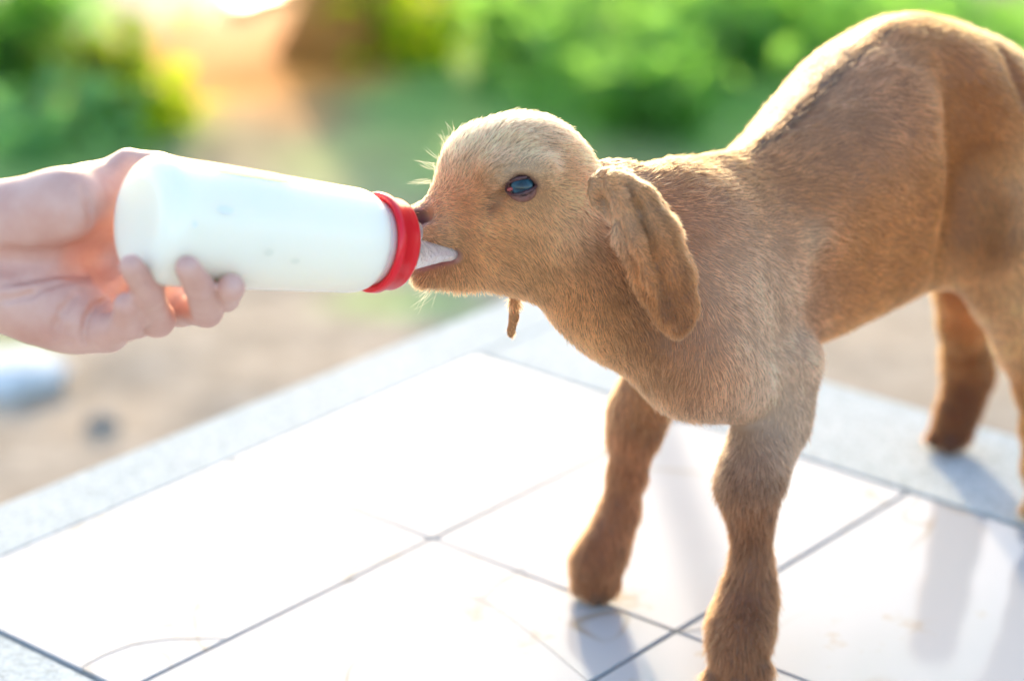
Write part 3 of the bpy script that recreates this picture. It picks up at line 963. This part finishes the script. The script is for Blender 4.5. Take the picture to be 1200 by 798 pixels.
# ---- coat of real hair strands
# combing: anchors of direction in the goat frame
comb = []
def Cm(p, d, w): comb.append((p, np.asarray(d, float) / np.linalg.norm(d), w))
def dY(x0, y0, x1, y1): v = qY(x1, y1, YH)[0] - qY(x0, y0, YH)[0]; return v / np.linalg.norm(v)
for (x, y, dx, dy, w) in [(490, 250, 20, 8, .010), (520, 220, 10, -30, .012), (520, 180, -4, -30, .012), (560, 150, 6, -30, .014), (610, 140, 24, -24, .016), (660, 160, 30, 6, .016),
                          (540, 260, 30, 4, .014), (580, 250, 26, 12, .014), (600, 290, 20, 22, .018), (560, 310, 22, 14, .014), (510, 335, -16, 16, .010), (560, 340, 8, 22, .012),
                          (640, 250, 18, 24, .016), (660, 200, 30, 6, .014), (680, 250, 10, 30, .014), (650, 320, 10, 30, .02), (700, 330, 6, 30, .02), (600, 190, 24, -12, .012), (560, 205, 12, -24, .010)]:
    Cm(qY(x, y, YH)[0] + HS * .012, dY(x, y, x + dx, y + dy), w)
for (x, y, dx, dy, w) in [(715, 215, 26, 10, .010), (750, 250, 18, 26, .014), (770, 300, 12, 32, .016), (790, 370, 6, 34, .016), (735, 270, 4, 32, .012)]:
    Cm(qY(x, y, YH - .035)[0], dY(x, y, x + dx, y + dy), w)
B_ = [-1, 0, -.18]
for p, d, w in [((.03, .02, .23), (-.8, .1, -.35), .03), ((-.04, .03, .23), (-1, .1, -.3), .03), ((-.10, .04, .22), (-1, 0, -.35), .04), ((-.15, .04, .27), (-.8, .1, -.55), .03),
                ((-.15, .045, .20), (-1, 0, -.4), .04), ((-.13, .04, .14), (-.9, 0, -.3), .03), ((-.20, .04, .28), (-.7, .1, -.7), .03), ((-.22, .05, .2), (-.45, 0, -1), .03),
                ((-.26, .03, .22), (-.4, 0, -1), .03), ((-.25, .04, .12), (-.1, 0, -1), .03), ((.0, .045, .19), (-.5, 0, -1), .025), ((.03, .03, .17), (-.2, 0, -1), .025),
                ((-.02, .04, .15), (-.3, 0, -1), .02), ((0, .05, .08), (0, 0, -1), .04), ((0, .06, .03), (.05, 0, -1), .03), ((-.26, .05, .05), (0, 0, -1), .04),
                ((.06, .0, .17), (-.2, 0, -1), .02), ((.0, 0, .125), (-.9, 0, -.3), .02)]:
    for s_ in (1, -1):
        Cm(np.array(p) * [1, s_, 1], np.array(d) * [1, s_, 1], w)
CP = np.array([c[0] for c in comb]); CD = np.array([c[1] for c in comb]); CW = np.array([c[2] for c in comb])
def comb_dir(p):
    d2 = ((p[:, None, :] - CP[None]) ** 2).sum(2)
    w = np.exp(-d2 / (2 * CW[None] ** 2)) + 1e-6 / (d2 + 1e-4)
    return (w[:, :, None] * CD[None]).sum(1) / w.sum(1)[:, None]

def make_hair(count, seed=3):
    r = np.random.default_rng(seed)
    T = np.concatenate([GFc[:, [0, 1, 2]], GFc[:, [0, 2, 3]]])
    a, b_, c_ = GV[T[:, 0]], GV[T[:, 1]], GV[T[:, 2]]
    area = np.linalg.norm(np.cross(b_ - a, c_ - a), axis=1)
    cen = (a + b_ + c_) / 3
    # everything is furred, the side that faces the viewer a little denser
    fn = (Gn[T[:, 0]] @ np.array([.35, .8, .5]))
    wgt = area * (0.55 + .75 * smooth01(fn, -.5, .2)) * (1 + .6 * smooth01(cen[:, 0], .03, .06))
    wgt *= (1 - bare(cen) * .97)
    wgt *= 1 + 1.2 * smooth01(-np.min(np.linalg.norm(cen[:, None] - np.array(EP)[None], axis=2), axis=1), -.02, -.010)
    idx = r.choice(len(T), count, p=wgt / wgt.sum())
    u, v = r.uniform(0, 1, count), r.uniform(0, 1, count)
    f = u + v > 1; u[f], v[f] = 1 - u[f], 1 - v[f]
    p = a[idx] + (b_ - a)[idx] * u[:, None] + (c_ - a)[idx] * v[:, None]
    n = Gn[T[idx, 0]] * (1 - u - v)[:, None] + Gn[T[idx, 1]] * u[:, None] + Gn[T[idx, 2]] * v[:, None]
    n /= np.linalg.norm(n, axis=1)[:, None]
    d = comb_dir(p)
    # locks: neighbouring hairs share their swerve
    sw = np.stack([vnoise(p, 150, 41 + i) - .5 for i in range(3)], 1) * .6 + np.stack([vnoise(p, 45, 51 + i) - .5 for i in range(3)], 1) * .8
    d = d + sw
    d -= n * (d * n).sum(1)[:, None]
    d /= np.linalg.norm(d, axis=1)[:, None] + 1e-9
    x, z = p[:, 0], p[:, 2]
    head = smooth01(x, .045, .065) * smooth01(z, .17, .2)
    leg = 1 - smooth01(z, .10, .14)
    poll = np.exp(-((p - qY(585, 140, YH)[0]) ** 2).sum(1) / (2 * .026 ** 2))
    muz = np.exp(-((p - qY(500, 268, YH)[0]) ** 2).sum(1) / (2 * .014 ** 2))
    L = .0068 * (1 - head) + .0052 * head + .0012 * leg + .0018 * poll - .0026 * muz
    ey = np.linalg.norm(p - eye_p, axis=1)
    L *= (.35 + .65 * smooth01(ey, .008, .018))
    wat = smooth01(-np.linalg.norm(p - wp[2], axis=1), -.016, -.010)
    L *= 1 - .6 * wat
    earm = smooth01(-np.min(np.linalg.norm(p[:, None] - np.array(EP)[None], axis=2), axis=1), -.02, -.008)
    L *= 1 - .2 * earm
    L *= r.uniform(.55, 1.25, count) * (1 - .5 * bare(p))
    lift = .20 + .18 * head + .10 * leg + .30 * poll + .12 * (vnoise(p, 90, 61) - .5)
    lift = lift * (1 - .25 * earm)
    lift += r.normal(0, .09, count)
    lift = np.clip(lift, .06, 1.1)[:, None]
    d0 = d * 1.0 + n * lift * 1.2 + r.normal(0, .13, (count, 3))
    d0 /= np.linalg.norm(d0, axis=1)[:, None]
    d1 = d * 1.0 + n * lift * .25 + np.array([0, 0, -.1]) + r.normal(0, .16, (count, 3))
    d1 /= np.linalg.norm(d1, axis=1)[:, None]
    K = 5
    s_ = np.linspace(0, 1, K)[None, :, None]
    Pp = p[:, None] - n[:, None] * .0006 + L[:, None, None] * (d0[:, None] * s_ + (d1 - d0)[:, None] * s_ ** 2 * .5)
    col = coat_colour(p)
    tone = 1 + .6 * (vnoise(p, 120, 71) - .5) + .45 * (vnoise(p, 32, 72) - .5) + .3 * (vnoise(p * [1, 1, 2.2], 60, 73) - .5) + r.normal(0, .13, count)
    tone = np.where(r.uniform(0, 1, count) < .07, tone * .45, tone)
    col = np.clip(col * np.clip(tone, .3, 1.7)[:, None], .01, .85)
    return Pp, col

def add_curves(name, Pp, col, r_root, mat, parent):
    n, K, _ = Pp.shape
    cu = bpy.data.hair_curves.new(name)
    cu.add_curves([K] * n)
    W = (Pp.reshape(-1, 3) @ R3)
    cu.attributes['position'].data.foreach_set('vector', W.astype(np.float32).ravel())
    ra = cu.attributes.new('radius', 'FLOAT', 'POINT')
    prof = np.array([1, .95, .8, .55, .18]) if K == 5 else np.linspace(1, .15, K)
    ra.data.foreach_set('value', (np.tile(prof, n) * np.repeat(r_root, K)).astype(np.float32))
    ca = cu.attributes.new('col', 'FLOAT_COLOR', 'CURVE')
    c4 = np.ones((n, 4), np.float32); c4[:, :3] = col
    ca.data.foreach_set('color', c4.ravel())
    cu.materials.append(mat)
    return link(bpy.data.objects.new(name, cu), parent)

m_hair, nd, lk, _ = material('kid_hair')
nd.remove(nd['Principled BSDF'])
hb = nd.new('ShaderNodeBsdfHairPrincipled')
hb.parametrization = 'COLOR'
att = N(nd, 'ShaderNodeAttribute', attribute_name='col')
hi_ = nd.new('ShaderNodeHairInfo')
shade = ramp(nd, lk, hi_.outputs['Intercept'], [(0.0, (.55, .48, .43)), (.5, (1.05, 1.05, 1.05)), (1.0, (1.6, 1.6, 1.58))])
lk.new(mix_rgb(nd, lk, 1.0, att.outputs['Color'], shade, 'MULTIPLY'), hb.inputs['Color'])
hb.inputs['Roughness'].default_value = .5
hb.inputs['Radial Roughness'].default_value = .55
hb.inputs['Coat'].default_value = 0.0
df = nd.new('ShaderNodeBsdfDiffuse')
lk.new(mix_rgb(nd, lk, 1.0, att.outputs['Color'], shade, 'MULTIPLY'), df.inputs['Color'])
mx = nd.new('ShaderNodeMixShader'); mx.inputs[0].default_value = .36
lk.new(hb.outputs[0], mx.inputs[1]); lk.new(df.outputs[0], mx.inputs[2])
lk.new(mx.outputs[0], nd['Material Output'].inputs['Surface'])
if FUR:
    Pp, hc = make_hair(330000)
    r_ = np.random.default_rng(5)
    add_curves('fur', Pp, hc, r_.uniform(.00008, .00015, len(Pp)), m_hair, goat)
    # long guard hairs: forelock and whiskers
    Q, c_, rr_ = [], [], []
    def tuft(x, y, dx, dy, L0, L1, n, spread, off=0.0, jit=10, col=cream):
        for i in range(n):
            b0, m = qY(x + r_.normal(0, jit * .6), y + r_.normal(0, jit), YH)
            b0 = b0 + HS * (off + r_.normal(0, .006))
            dd = dY(x, y, x + dx, y + dy) + r_.normal(0, spread, 3)
            dd /= np.linalg.norm(dd); L_ = r_.uniform(L0, L1)
            bend = r_.normal(0, .22, 3)
            s_ = np.linspace(0, 1, 5)[:, None]
            Q.append(b0 + L_ * (dd * s_ + bend * s_ ** 2 * .5)); c_.append(col * r_.uniform(.6, 1.0)); rr_.append(.00005)
    tuft(512, 200, -38, -20, .006, .011, 9, .22, 0, 9)
    tuft(528, 172, -18, -30, .004, .008, 18, .2, 0, 9)
    tuft(505, 210, -40, 3, .006, .010, 5, .10, 0, 4)
    tuft(505, 338, -18, 24, .006, .014, 12, .35, .004, 6)
    tuft(500, 276, -10, 20, .005, .010, 14, .4, .012, 8)
    add_curves('whiskers', np.array(Q), np.array(c_), np.array(rr_), m_hair, goat)

# ---- near and far eye with lids and lashes
m_eye, nd, lk, bs = material('goat_eye')
tcn = nd.new('ShaderNodeTexCoord')
sx = nd.new('ShaderNodeSeparateXYZ'); lk.new(tcn.outputs['Object'], sx.inputs[0])
# local y points out of the head; radial distance from that axis decides iris / pupil
cmb = nd.new('ShaderNodeVectorMath'); cmb.operation = 'MULTIPLY'; cmb.inputs[1].default_value = (1 / .0062, 0, 1 / .0050)
lk.new(tcn.outputs['Object'], cmb.inputs[0])
ln = nd.new('ShaderNodeVectorMath'); ln.operation = 'LENGTH'; lk.new(cmb.outputs[0], ln.inputs[0])
iris = ramp(nd, lk, ln.outputs['Value'], [(.0, (.003, .005, .008)), (.35, (.008, .030, .045)), (.70, (.022, .075, .105)), (.86, (.004, .005, .006)), (.93, (.004, .004, .005)), (1.0, (.20, .09, .075))])
ne_ = noise(nd, lk, 700, 3)
iris = mix_rgb(nd, lk, .45, iris, ramp(nd, lk, ne_.outputs['Fac'], [(.35, (.4, .4, .45)), (.65, (1.4, 1.4, 1.4))]), 'MULTIPLY')
lk.new(iris, bs.inputs['Base Color'])
bs.inputs['Roughness'].default_value = .04
bs.inputs['Specular IOR Level'].default_value = .4
m_lid, nd, lk, bs = material('eyelid_skin')
nl_ = noise(nd, lk, 500, 3)
lk.new(ramp(nd, lk, nl_.outputs['Fac'], [(.3, (.035, .012, .012)), (.7, (.12, .04, .038))]), bs.inputs['Base Color'])
bs.inputs['Roughness'].default_value = .35
m_tear, nd, lk, bs = material('tear_corner_flesh'); bs.inputs['Base Color'].default_value = (.32, .05, .045, 1); bs.inputs['Roughness'].default_value = .15
for sg in (1, -1):
    ec = EYE_N - HS * .0064 if sg > 0 else hsurf(612, 219, -.0205)
    ax_x = dY(590, 222, 632, 212)                        # along the lids, backwards
    ax_y = HS * sg
    ax_z = np.cross(ax_x, ax_y); 
    if ax_z[2] < 0: ax_z = -ax_z
    M = np.stack([ax_x, ax_y, ax_z], 1)
    bm = bmesh.new(); bmesh.ops.create_uvsphere(bm, u_segments=28, v_segments=18, radius=.0076)
    eb = bm_obj('eyeball', bm, m_eye, goat)
    Mw = np.eye(4); Mw[:3, :3] = R3.T @ M; Mw[:3, 3] = R3.T @ ec
    eb.matrix_local = Matrix(Mw.tolist())
    bm = bmesh.new(); bmesh.ops.create_icosphere(bm, subdivisions=2, radius=.0012)
    for v in bm.verts: v.co = Vector((v.co.x * 1.5, v.co.y * .8, v.co.z * .8))
    cr = bm_obj('tear_corner', bm, m_tear, goat)
    Mc = Mw.copy(); Mc[:3, 3] = R3.T @ (ec + M @ np.array([-.0056, .0056, -.0002]))
    cr.matrix_local = Matrix(Mc.tolist())
    # lids: two almond ridges over the ball
    for up in (1, -1):
        bm = bmesh.new()
        pts, rads = [], []
        for i in range(15):
            t = i / 14; a = -1 + 2 * t
            X = a * .0074 - .0004; Zc = up * (.0037 if up > 0 else .0035) * math.sqrt(max(0, 1 - a * a)) ** .9 * (1 - .10 * a)
            rr = .0080
            Yc = math.sqrt(max(rr * rr - min(X * X, rr * rr * .72) - Zc * Zc, 1e-6))
            p = M @ np.array([X, Yc + .0001, Zc])
            pts.append(R3.T @ (ec + p)); rads.append(.0006 + .0004 * (1 - a * a))
        tube(bm, pts, rads, 8)
        bm_obj('eyelid', bm, m_lid, goat)

# ================================================================== MILK BOTTLE
BA = at(166, 257, .985); BB = at(446, 285, 1.052)
bax = (BB - BA); BL = np.linalg.norm(bax); bax /= BL
bq = Vector(bax).to_track_quat('Z', 'Y')
bottle = empty('feeding_bottle', BA)
bottle.rotation_mode = 'QUATERNION'; bottle.rotation_quaternion = bq
tag(bottle, 'white plastic feeding bottle of milk with red screw cap held in the hand', 'bottle')
def lathe(name, prof, mat, parent, seg=64, closed=False):
    vs, fs = [], []
    for (r, z) in prof:
        for k in range(seg):
            a = 2 * math.pi * k / seg
            vs.append((r * math.cos(a), r * math.sin(a), z))
    n = len(prof)
    for i in range(n - 1 if not closed else n):
        j = (i + 1) % n
        for k in range(seg):
            k2 = (k + 1) % seg
            fs.append([i * seg + k, i * seg + k2, j * seg + k2, j * seg + k])
    if not closed:
        fs.append([k for k in range(seg)][::-1]); fs.append([(n - 1) * seg + k for k in range(seg)])
    return mesh_obj(name, vs, fs, mat, parent)
m_milk, nd, lk, bs = material('milky_plastic')
tcn = nd.new('ShaderNodeTexCoord')
bs.inputs['Base Color'].default_value = (.97, .89, .75, 1)
bs.inputs['Roughness'].default_value = .28
bs.inputs['Subsurface Weight'].default_value = .6
bs.inputs['Subsurface Radius'].default_value = (1, .9, .75)
bs.inputs['Subsurface Scale'].default_value = .02
R0, R1 = .0285, .0232
def rb(t): return R0 + (R1 - R0) * t
prof = [(.008, -.0012), (.0165, -.0020)]
for i in range(7):
    a = math.pi / 2 * i / 6
    prof.append((R0 - .0095 + .0095 * math.sin(a), .0075 - .0095 * math.cos(a)))
for t in (.1, .3, .5, .7, .77): prof.append((rb(t), BL * t))
for i in range(1, 8):
    a = math.pi / 2 * i / 7
    prof.append((.0192 + (rb(.85) - .0192) * math.cos(a), BL * .85 + .011 * math.sin(a)))
prof += [(.0160, BL * .85 + .0112), (.0160, BL + .004)]
lathe('bottle_shell', prof, m_milk, bottle)
m_neck, nd, lk, bs = material('bottle_neck_plastic')
bs.inputs['Base Color'].default_value = (.88, .60, .55, 1); bs.inputs['Roughness'].default_value = .25
bs.inputs['Subsurface Weight'].default_value = .5; bs.inputs['Subsurface Scale'].default_value = .01
z0n = BL * .85 + .009
lathe('bottle_neck', [(.0165, z0n), (.0196, z0n), (.0196, BL - .002), (.0165, BL - .002)], m_neck, bottle, closed=True)
m_red, nd, lk, bs = material('red_cap_plastic')
bs.inputs['Base Color'].default_value = (.78, .008, .022, 1); bs.inputs['Roughness'].default_value = .28
bs.inputs['Subsurface Weight'].default_value = .25; bs.inputs['Subsurface Radius'].default_value = (1, .1, .1); bs.inputs['Subsurface Scale'].default_value = .004
c0 = BL - .004
cap_prof = [(.0190, c0), (.0226, c0 - .0012), (.0231, c0 - .0004), (.0231, c0 + .0024), (.0224, c0 + .0030), (.0213, c0 + .0034), (.0212, c0 + .0105), (.0205, c0 + .0120), (.0190, c0 + .0127), (.0165, c0 + .0128), (.0160, c0 + .0120), (.0160, c0 + .004), (.0190, c0 + .003)]
lathe('screw_cap', cap_prof, m_red, bottle, closed=True)
# fine grip ribs round the cap
m_teat, nd, lk, bs = material('clear_silicone')
bs.inputs['Base Color'].default_value = (.90, .90, .93, 1); bs.inputs['Roughness'].default_value = .18
bs.inputs['Transmission Weight'].default_value = .6; bs.inputs['IOR'].default_value = 1.41
bs.inputs['Subsurface Weight'].default_value = .3; bs.inputs['Subsurface Scale'].default_value = .006
ntt = noise(nd, lk, 260, 3); bump(nd, lk, bs, ntt.outputs['Fac'], .8, .002)
# teat: a squeezed cone bent towards the corner of the mouth, one tube with changing radius
tip = wrd(MOUTH_CORNER); s0 = BA + bax * (c0 + .009)
bm = bmesh.new()
mid_ = s0 + bax * .012
low = s0 + np.array([0, 0, -.0045])
TP = [s0, s0 + bax * .0035, low + bax * .005, low * .5 + tip * .5, low * .22 + tip * .78, low * .08 + tip * .92, tip]
tube(bm, TP, [.0158, .0150, .0100, .0062, .0040, .0034, .0024], 28)
teat = bm_obj('teat', bm, m_teat, None)
teat.parent = bottle; teat.matrix_parent_inverse = Matrix.LocRotScale(Vector(BA), bq, None).inverted()
# printed marks, faint, and the green line along the top
m_green, nd, lk, bs = material('green_print'); bs.inputs['Base Color'].default_value = (.16, .50, .02, 1); bs.inputs['Roughness'].default_value = .35
m_pr, nd, lk, bs = material('faded_print'); bs.inputs['Base Color'].default_value = (.86, .86, .84, 1); bs.inputs['Roughness'].default_value = .35
m_po, nd, lk, bs = material('faded_orange_print'); bs.inputs['Base Color'].default_value = (.88, .82, .68, 1); bs.inputs['Roughness'].default_value = .35
Binv = Matrix.LocRotScale(Vector(BA), bq, None).inverted()
def ang_of(x, y, t):
    """angle on the shell that shows at photo direction (x,y) near axial fraction t"""
    best = None
    for k in range(360):
        a = math.radians(k)
        p = Matrix.LocRotScale(Vector(BA), bq, None) @ Vector((rb(t) * math.cos(a), rb(t) * math.sin(a), BL * t))
        q = np.array(p) - CAM; dpt = q[1] * cp - q[2] * sp
        X = 600 + FPX * q[0] / dpt; Y = 399 - FPX * (q[1] * sp + q[2] * cp) / dpt
        nrm = (Matrix.LocRotScale(None, bq, None) @ Vector((math.cos(a), math.sin(a), 0)))
        if nrm.dot(Vector(CAM) - p) < 0: continue
        e = abs(Y - y)
        if best is None or e < best[0]: best = (e, a)
    return best[1]
def printed(name, mat, t0, t1, a0, a1, shape=None):
    K, J = 12, 8
    vs, fs = [], []
    for i in range(K + 1):
        for j in range(J + 1):
            t = t0 + (t1 - t0) * i / K; a = a0 + (a1 - a0) * j / J
            if shape == 'oval':
                u, v = i / K * 2 - 1, j / J * 2 - 1
                u2, v2 = u * math.sqrt(1 - v * v / 2), v * math.sqrt(1 - u * u / 2)
                t = (t0 + t1) / 2 + (t1 - t0) / 2 * u2; a = (a0 + a1) / 2 + (a1 - a0) / 2 * v2
            r = rb(t) + .0002
            vs.append((r * math.cos(a), r * math.sin(a), BL * t))
    for i in range(K):
        for j in range(J):
            q = i * (J + 1) + j; fs.append([q, q + J + 1, q + J + 2, q + 1])
    return mesh_obj(name, vs, fs, mat, bottle)
a_top = ang_of(280, 190, .4)
sgn_ = 1 if ang_of(280, 230, .4) < a_top else -1
a1_ = ang_of(280, 230, .4)
if a1_ - a_top > math.pi: a1_ -= 2 * math.pi
if a_top - a1_ > math.pi: a1_ += 2 * math.pi
away = a_top + (a_top - a1_) * .9
printed('printed_band', m_green, .22, .52, a_top + (a1_ - a_top) * .55, away)
am = ang_of(225, 246, .2)
printed('printed_mark', m_pr, .17, .235, am - .06, am + .06, 'oval')
printed('printed_mark', m_pr, .06, .09, am + .22, am + .32, 'oval')
am = ang_of(268, 296, .38)
printed('printed_mark', m_po, .38, .42, am - .08, am + .05, 'oval')
am = ang_of(305, 305, .5)
printed('printed_mark', m_po, .5, .54, am - .05, am + .05, 'oval')

# ================================================================== PERSON (hand and forearm)
lo = np.array([-.42, .93, .17]); hi = np.array([-.08, 1.09, .345])
hf = Field(lo, hi, .00115)
def hp(x, y, Y): return at(x, y, Y)
def hchain(pts, k=.005, squash=None, sub=False):
    P_ = [hp(x, y, Y) for x, y, Y, r in pts]; R_ = [r * mpp(p) for p, (x, y, Y, r) in zip(P_, pts)]
    hf.chain(P_, R_, k=k, squash=squash, sub=sub)
    return P_
VW = np.array([0, -1, .3]); VW /= np.linalg.norm(VW)
# palm: metacarpal rays from wrist to knuckles, hollow in the middle
hchain([(-60, 300, 1.035, 62), (20, 300, 1.03, 66)], k=.02, squash=(VW, .62))
hchain([(-250, 318, 1.06, 70), (-60, 302, 1.035, 60)], k=.02, squash=(VW, .75))
hchain([(0, 262, 1.020, 50), (75, 240, 1.010, 42)], k=.018, squash=(VW, .85))            # thenar
hchain([(20, 290, 1.035, 42), (120, 262, 1.035, 38)], k=.02, squash=(VW, .6))
hchain([(-20, 335, 1.015, 48), (60, 355, 1.010, 42), (92, 372, 1.008, 33)], k=.016, squash=(VW, .8))   # hypothenar
hchain([(40, 330, 1.035, 44), (150, 330, 1.035, 38)], k=.018, squash=(VW, .6))           # mid palm
hchain([(60, 320, 1.040, 36), (180, 320, 1.045, 30)], k=.016, squash=(VW, .65))
# thumb: behind the bottle top, tip just showing over the edge
hchain([(70, 240, 1.015, 36), (112, 224, 1.030, 25), (150, 197, 1.040, 18), (185, 199, 1.042, 16), (208, 199, 1.040, 13)], k=.008)
hchain([(100, 235, 1.025, 28), (150, 245, 1.045, 24)], k=.015)                            # web
# little finger: curled, its face towards the viewer
hchain([(88, 372, 1.006, 31), (128, 388, 1.000, 25)], k=.012)
hchain([(128, 388, .994, 22), (149, 380, .984, 18), (148, 358, .976, 15.5)], k=.003)
# ring finger
hchain([(112, 350, 1.028, 26), (160, 372, 1.022, 22)], k=.012)
hchain([(160, 372, 1.022, 20), (184, 374, 1.000, 19.5)], k=.005)
hchain([(184, 374, 1.000, 20), (174, 342, .976, 17), (154, 312, .962, 14.5)], k=.004)
# middle finger
hchain([(160, 335, 1.040, 25), (212, 362, 1.032, 20)], k=.010)
hchain([(212, 362, 1.032, 18), (242, 364, 1.002, 19)], k=.004)
hchain([(242, 364, 1.002, 19.5), (233, 336, .974, 17.5), (220, 314, .960, 15)], k=.002)
# index finger: comes round underneath, its tip towards the viewer
hchain([(175, 322, 1.050, 24), (235, 342, 1.046, 18)], k=.010)
hchain([(235, 342, 1.046, 17), (264, 348, 1.016, 17), (271, 337, .976, 16.5)], k=.002)
# creases, laid along the skin as the viewer sees it
def crease(pts, r, depth=.0, k=.003):
    q = [hf.hit(CAM, ray(x, y), depth) for x, y in pts]
    m = mpp(q[0])
    hf.chain(q, [r * m * (.5 if i in (0, len(q) - 1) else 1) for i in range(len(q))], k=k, sub=True)
crease([(-20, 306), (15, 309), (50, 312), (90, 312), (122, 304), (132, 290)], 8, k=.009)
crease([(128, 350), (112, 358), (102, 372), (98, 390), (100, 406)], 4.0, k=.0015)
crease([(88, 348), (74, 362), (66, 380), (62, 398)], 2.2, k=.003)
crease([(80, 384), (82, 404)], 1.2, k=.002)
crease([(0, 334), (30, 328), (62, 322), (100, 322)], 2.6, k=.003)
crease([(5, 352), (35, 346), (60, 334), (80, 330)], 2.0, k=.003)
crease([(136, 345), (148, 340), (158, 344)], 1.4, k=.002)
crease([(160, 335), (172, 330), (182, 333)], 1.0, k=.0015)
crease([(224, 342), (236, 338), (248, 344)], 1.0, k=.0015)
crease([(96, 222), (104, 240), (106, 262)], 1.5, k=.004)
HV, HF = hf.mesh(4)
m_handskin, nd, lk, bs = material('hand_skin')
n1_ = noise(nd, lk, 22, 4); n2_ = noise(nd, lk, 700, 3, .6); n3_ = noise(nd, lk, 90, 4)
c = ramp(nd, lk, n1_.outputs['Fac'], [(.3, (.61, .33, .265)), (.7, (.72, .45, .37))])
c = mix_rgb(nd, lk, .35, c, ramp(nd, lk, n3_.outputs['Fac'], [(.35, (.9, .7, .66)), (.65, (1.06, 1.06, 1.06))]), 'MULTIPLY')
lk.new(c, bs.inputs['Base Color'])
bs.inputs['Roughness'].default_value = .48
bs.inputs['Subsurface Weight'].default_value = .08
bs.inputs['Subsurface Radius'].default_value = (.8, .4, .3)
bs.inputs['Subsurface Scale'].default_value = .004
bump(nd, lk, bs, n2_.outputs['Fac'], .25, .0004)
hand = mesh_obj('person', HV, HF, m_handskin)
tag(hand, 'bare hand reaching in from the left with curled fingers holding the milk bottle', 'person')
del hf
